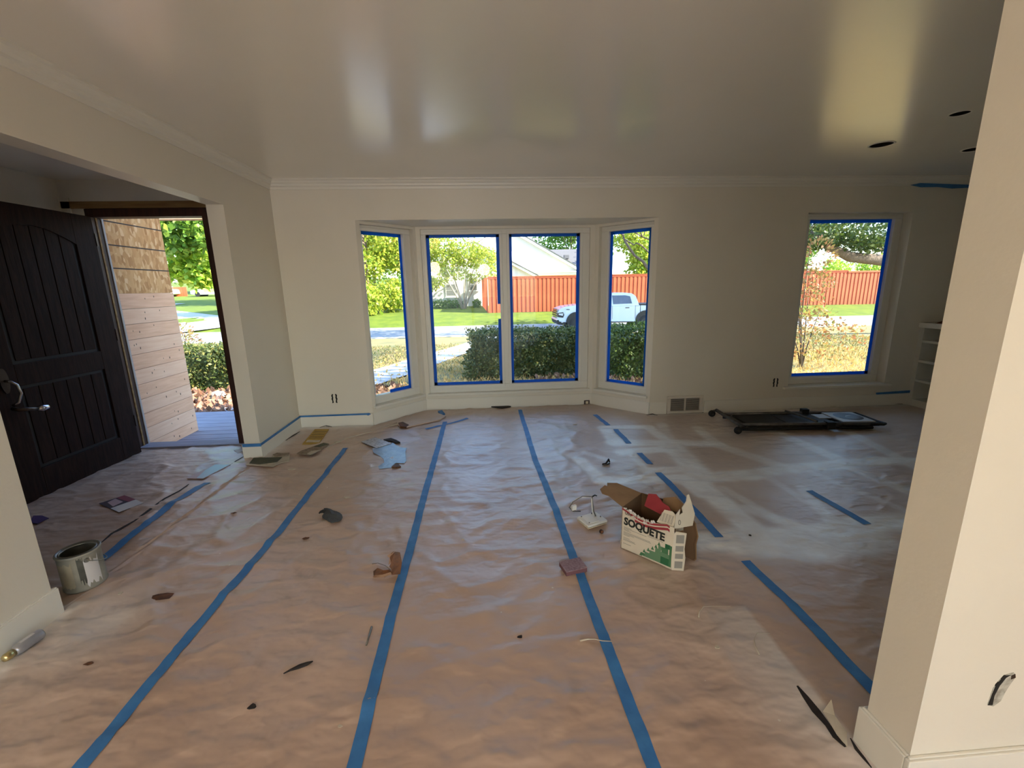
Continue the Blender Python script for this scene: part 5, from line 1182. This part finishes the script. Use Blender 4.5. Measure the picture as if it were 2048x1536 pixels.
p = F(1262,732,-.34); r = empty('small_plant', (p.x,p.y,-.36)); leaf_mesh('foliage','leaf_bright',blob((0,0,.14),(.26,.2,.14),260,np.random.default_rng(75),.1),.07,r,.5,False,75); MB().tube([(0,0,0),(0,0,.12)],.01,5).build('stem','bark',r); tag(r,'small pale leafy plant at the foot of the lighter hedge','plant')
# sapling outside the right window
p = F(1602,738,-.36); g = random.Random(81); st = []
for k in range(7):
    a = g.uniform(0,2*PI); rr = g.uniform(.2,.75); h_ = g.uniform(.9,2.0) if k else 2.5; st.append(([(0,0,0),(rr*.3*math.cos(a),rr*.3*math.sin(a),h_*.4),(rr*math.cos(a)*(.3 if k==0 else 1),rr*math.sin(a)*(.3 if k==0 else 1),h_)],[.018,.012,.005]))
bl = [((0.05,0,2.25),(.26,.3,.32),.8),((.0,0,1.75),(.42,.4,.32),1.1),((-.15,0,1.3),(.5,.5,.36),1.2),((.1,0,.95),(.55,.5,.3),1.0),((-.2,0,.6),(.7,.6,.3),1.0),((.75,0,.8),(.5,.4,.14),.35),((1.25,0,.62),(.4,.3,.10),.2),((.5,.1,.35),(.7,.5,.2),.5)]
tree('sapling', (p.x,p.y,-.36), 'leggy orange and green sapling outside the single right window', st, bl, 'leaf_autumn', .075, 1700, 82, 'sapling', None, 'twig')
# bare branched tree outside the bay right light
by = 11.0
def BP(u, v, y=by): return Yp(u, v, y)
base_ = BP(1352, 700); r = empty('branching_tree', (base_.x,by,Gz(by)))
def brn(pts, rad, name='branch'):
    Q_ = [Vector(BP(u,v,by+.15*math.sin(i*1.7)))-Vector(r.location) for i,(u,v) in enumerate(pts)]; MB().tube(Q_, [q*.6 for q in rad], 7).build(name,'bark',r,True)
MB().tube([Vector((0,0,-.1)), Vector(BP(1335,610))-Vector(r.location), Vector(BP(1302,545))-Vector(r.location), Vector(BP(1286,523))-Vector(r.location), Vector(BP(1270,512))-Vector(r.location), Vector(BP(1257,494))-Vector(r.location), Vector(BP(1250,482))-Vector(r.location)],[.09,.07,.042,.036,.032,.034,.028],8).build('trunk','bark',r,True)
brn([(1250,482),(1247,475),(1246,462),(1246,452),(1243,444),(1238,430)],[.045,.04,.035,.03,.028,.02]); brn([(1246,470),(1238,464),(1228,458),(1219,454),(1205,446)],[.03,.028,.026,.024,.015])
brn([(1246,477),(1258,484),(1268,490),(1272,486),(1280,489),(1292,499),(1320,530)],[.03,.028,.026,.03,.03,.03,.04]); brn([(1246,452),(1256,452),(1262,458),(1272,466),(1284,473),(1300,480)],[.022,.024,.024,.025,.028,.03])
brn([(1284,472),(1280,458),(1274,446),(1266,438),(1250,425)],[.025,.024,.02,.018,.012]); brn([(1288,470),(1292,455),(1296,440)],[.02,.016,.012]); brn([(1224,456),(1226,449),(1223,440)],[.012,.01,.008])
g9 = np.random.default_rng(85); sun2 = Vector((-SUN_DIR.x/SUN_DIR.z, -SUN_DIR.y/SUN_DIR.z))
CR = [(4.4,9.6,5.6),(5.6,10.4,6.2),(6.6,11.4,5.8),(4.8,12.0,6.4)]
pos = np.concatenate([blob((x_-r.location.x,y_-by,z_-r.location.z),(1.2,1.2,.8),420,g9) for x_,y_,z_ in CR])
for x_,y_,z_ in CR: MB().tube([Vector(BP(1320,580))-r.location, Vector(((x_+5.5)/2-r.location.x,(y_+by)/2-by,4.0-r.location.z)), Vector((x_-r.location.x,y_-by,z_-r.location.z))],[.06,.05,.02],7).build('branch','bark',r,True)
leaf_mesh('foliage','leaf_green',pos,.14,r,0,False,85)
tw = np.concatenate([np.array([Vector(BP(u,v))-r.location for u,v in ((1276,462),(1270,455),(1282,452),(1288,456),(1268,472),(1244,446),(1290,446),(1262,452))])+g9.normal(size=(8,3))*.05 for _ in range(5)]); leaf_mesh('twig_leaves','leaf_dark',tw,.06,r,0,False,86)
tag(r, 'grey branching tree with few leaves low down outside the bay right light', 'tree')
# big shade tree at the right: trunk outside the view, heavy limb and dark hanging leaves in the single right window
ty = 15.5; lp = Yp(1700,514,ty); r = empty('shade_tree', (lp.x+5.2, ty+.3, Gz(ty)))
L0 = Vector(lp)-Vector(r.location)
MB().tube([(0,0,-.2),(0,0,1.6),(-.3,0,3.0),(-.6,0,5.5),(-.5,.3,8)],[.42,.36,.32,.26,.14],10).build('trunk','bark',r,True)
MB().tube([(-.15,0,2.2),(-2.2,-.1,2.75),(L0.x+1.4,L0.y,L0.z-.15),tuple(L0),(L0.x-.8,L0.y,L0.z+.35),(L0.x-2.2,L0.y+.1,L0.z+1.2),(L0.x-3.2,L0.y+.2,L0.z+2.3)],[.30,.24,.20,.18,.13,.09,.05],9).build('limb','bark',r,True)
lt_ = Yp(1612,460,ty-.6); q_ = Vector(lt_)-r.location
MB().tube([(q_.x-2,q_.y,q_.z-.5),tuple(q_),(q_.x+1.5,q_.y,q_.z+.8),(q_.x+3.5,q_.y,q_.z+2.6)],[.04,.07,.09,.12],7).build('limb','bark_pale',r,True)
bl = []
g = random.Random(91)
for u, v, s_ in ((1612,474,.8),(1640,466,.8),(1668,474,.9),(1700,468,.9),(1735,476,.9),(1760,470,.9),(1655,486,.6),(1690,490,.6),(1725,494,.6),(1750,496,.5),(1625,492,.5)):
    q2_ = Vector(Yp(u,v-6,ty+g.uniform(-.8,.8)))-r.location; bl.append(((q2_.x,q2_.y,q2_.z),(s_,s_,s_*.55),1.0))
for _ in range(26): bl.append(((g.uniform(-6.5,3.5),g.uniform(-4,4.5),g.uniform(5.2,8.5)),(1.6,1.6,1.0),1.1))
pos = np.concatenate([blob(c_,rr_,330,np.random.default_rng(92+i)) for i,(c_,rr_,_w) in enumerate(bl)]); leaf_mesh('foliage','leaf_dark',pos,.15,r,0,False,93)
tag(r, 'dark leaved shade tree whose heavy limb crosses the single right window', 'tree')
# street tree shading the truck
simple_tree('tree', 15.0, 21.3, 9.5, 3.6, 'street side tree standing near the parked pickup, mostly hidden by the wall', 'leaf_green', .24, 9500, 95, .55)
simple_tree('tree', 4.95, 21.2, 9.0, 3.0, 'tall yard tree whose shade falls across the far lawn', 'leaf_green', .22, 3600, 97, .62)
simple_tree('side_yard_tree', 10.2, 5.5, 8.4, 3.8, 'yard tree beside the house whose crown shades hedge and walkway', 'leaf_green', .20, 8500, 98, .56)
# maple by the porch
mp_ = Yp(372,500,13.0); r = empty('maple_tree', (mp_.x-3.0,13.4,Gz(13.4)))
MB().tube([(0,0,-.2),(0,0,2.2),(.2,0,4.5),(.1,.2,7)],[.25,.22,.16,.08],9).build('trunk','bark',r,True)
q_ = Vector(Yp(350,455,12.6))-r.location; MB().tube([(0,0,2.6),(q_.x*.5,q_.y*.5,(q_.z+2.6)/2+.4),tuple(q_),(q_.x+1.6,q_.y,q_.z+.1)],[.12,.09,.06,.02],7).build('limb','bark',r,True)
P2 = []; P3 = []
for i,(u,v,s_) in enumerate(((335,465,.7),(365,455,.8),(395,460,.8),(410,485,.6),(380,440,.9),(340,440,.8),(355,495,.5))): P2.append(blob(tuple(Vector(Yp(u,v-8,12.4))-r.location),(s_,s_,s_*.6),260,np.random.default_rng(101+i)))
for i,(u,v,s_) in enumerate(((345,515,.6),(372,510,.7),(400,520,.6),(415,545,.45),(385,545,.5),(350,545,.45),(405,565,.35),(395,535,.5))): P3.append(blob(tuple(Vector(Yp(u,v,13.2))-r.location),(s_,s_,s_*.6),200,np.random.default_rng(111+i)))
for i in range(12): P2.append(blob((random.Random(i).uniform(-3,2.5),random.Random(i+50).uniform(-3,3),random.Random(i+90).uniform(4.5,7.5)),(1.4,1.4,1),220,np.random.default_rng(120+i)))
leaf_mesh('foliage','leaf_green',np.concatenate(P2),.17,r,-.2,False,131,.8); leaf_mesh('foliage','leaf_bright',np.concatenate(P3),.17,r,-.2,False,132,.8)
tag(r, 'maple tree with bright hanging leaves seen through the top of the front doorway', 'tree')

# ground cover: dry grass, tufts and fallen leaves
def scatter(n, x0, x1, y0, y1, seed, ok=None):
    g = np.random.default_rng(seed); x_ = g.uniform(x0,x1,n); y_ = g.uniform(y0,y1,n)
    if ok is not None: k = ok(x_,y_); x_, y_ = x_[k], y_[k]
    return np.stack([x_,y_,np.array([Gz(v) for v in y_])+.0],1)
def off_walk(x_, y_):
    cx = np.interp(y_, [6.4,7.6,9.4,12.6,16.5,22], [-3.6,-2.9,-2.05,-1.3,-.3,.7]); return np.abs(x_-cx) > .68
def cover(name, mt, pos, size, up, seed, label, cat, asp):
    o = leaf_mesh(name, mt, pos, size, None, up, True, seed, asp); tag(o, label, cat); return o
cover('dry_grass','leaf_straw',scatter(26000,-2.0,16,6.8,11.5,141,off_walk),.11,1.6,142,'sunlit straw coloured dry grass in the front yard','grass',.14)
cover('yard_grass','leaf_grass',scatter(26000,-9,14,9.2,17,143,off_walk),.10,1.5,144,'dull green grass with leaves between walkway and street','grass',.18)
cover('fallen_leaves','leaf_brown',scatter(5200,-8,-1.5,5.74,8.0,145)+np.array([0,0,.035]),.10,.25,146,'brown fallen leaves covering the bed beside the porch deck','leaves',.7)
cover('fallen_leaves','leaf_brown',scatter(2600,1.0,4.4,5.7,8.6,147)+np.array([0,0,.03]),.09,.25,148,'brown fallen leaves under the hedge outside the bay','leaves',.7)
cover('fallen_leaves','leaf_straw',scatter(5000,-3,14,6.6,15,149)+np.array([0,0,.02]),.08,.1,150,'scattered yellow fallen leaves over the front yard','leaves',.7)
p = F(437,792,-.30); o = MB().add([(p.x+a*.09,p.y+c*.07,-.32+h_*.10) for a,c,h_ in ((-1,-1,0),(1,-.8,0),(1.1,.9,0),(-.9,1,0),(-.8,-.7,1),(.7,-.6,1.1),(.8,.7,.9),(-.6,.8,1))],[(0,1,5,4),(1,2,6,5),(2,3,7,6),(3,0,4,7),(4,5,6,7),(3,2,1,0)]).build('stone','stone'); tag(o,'pale block of stone among the fallen leaves beside the deck','stone')
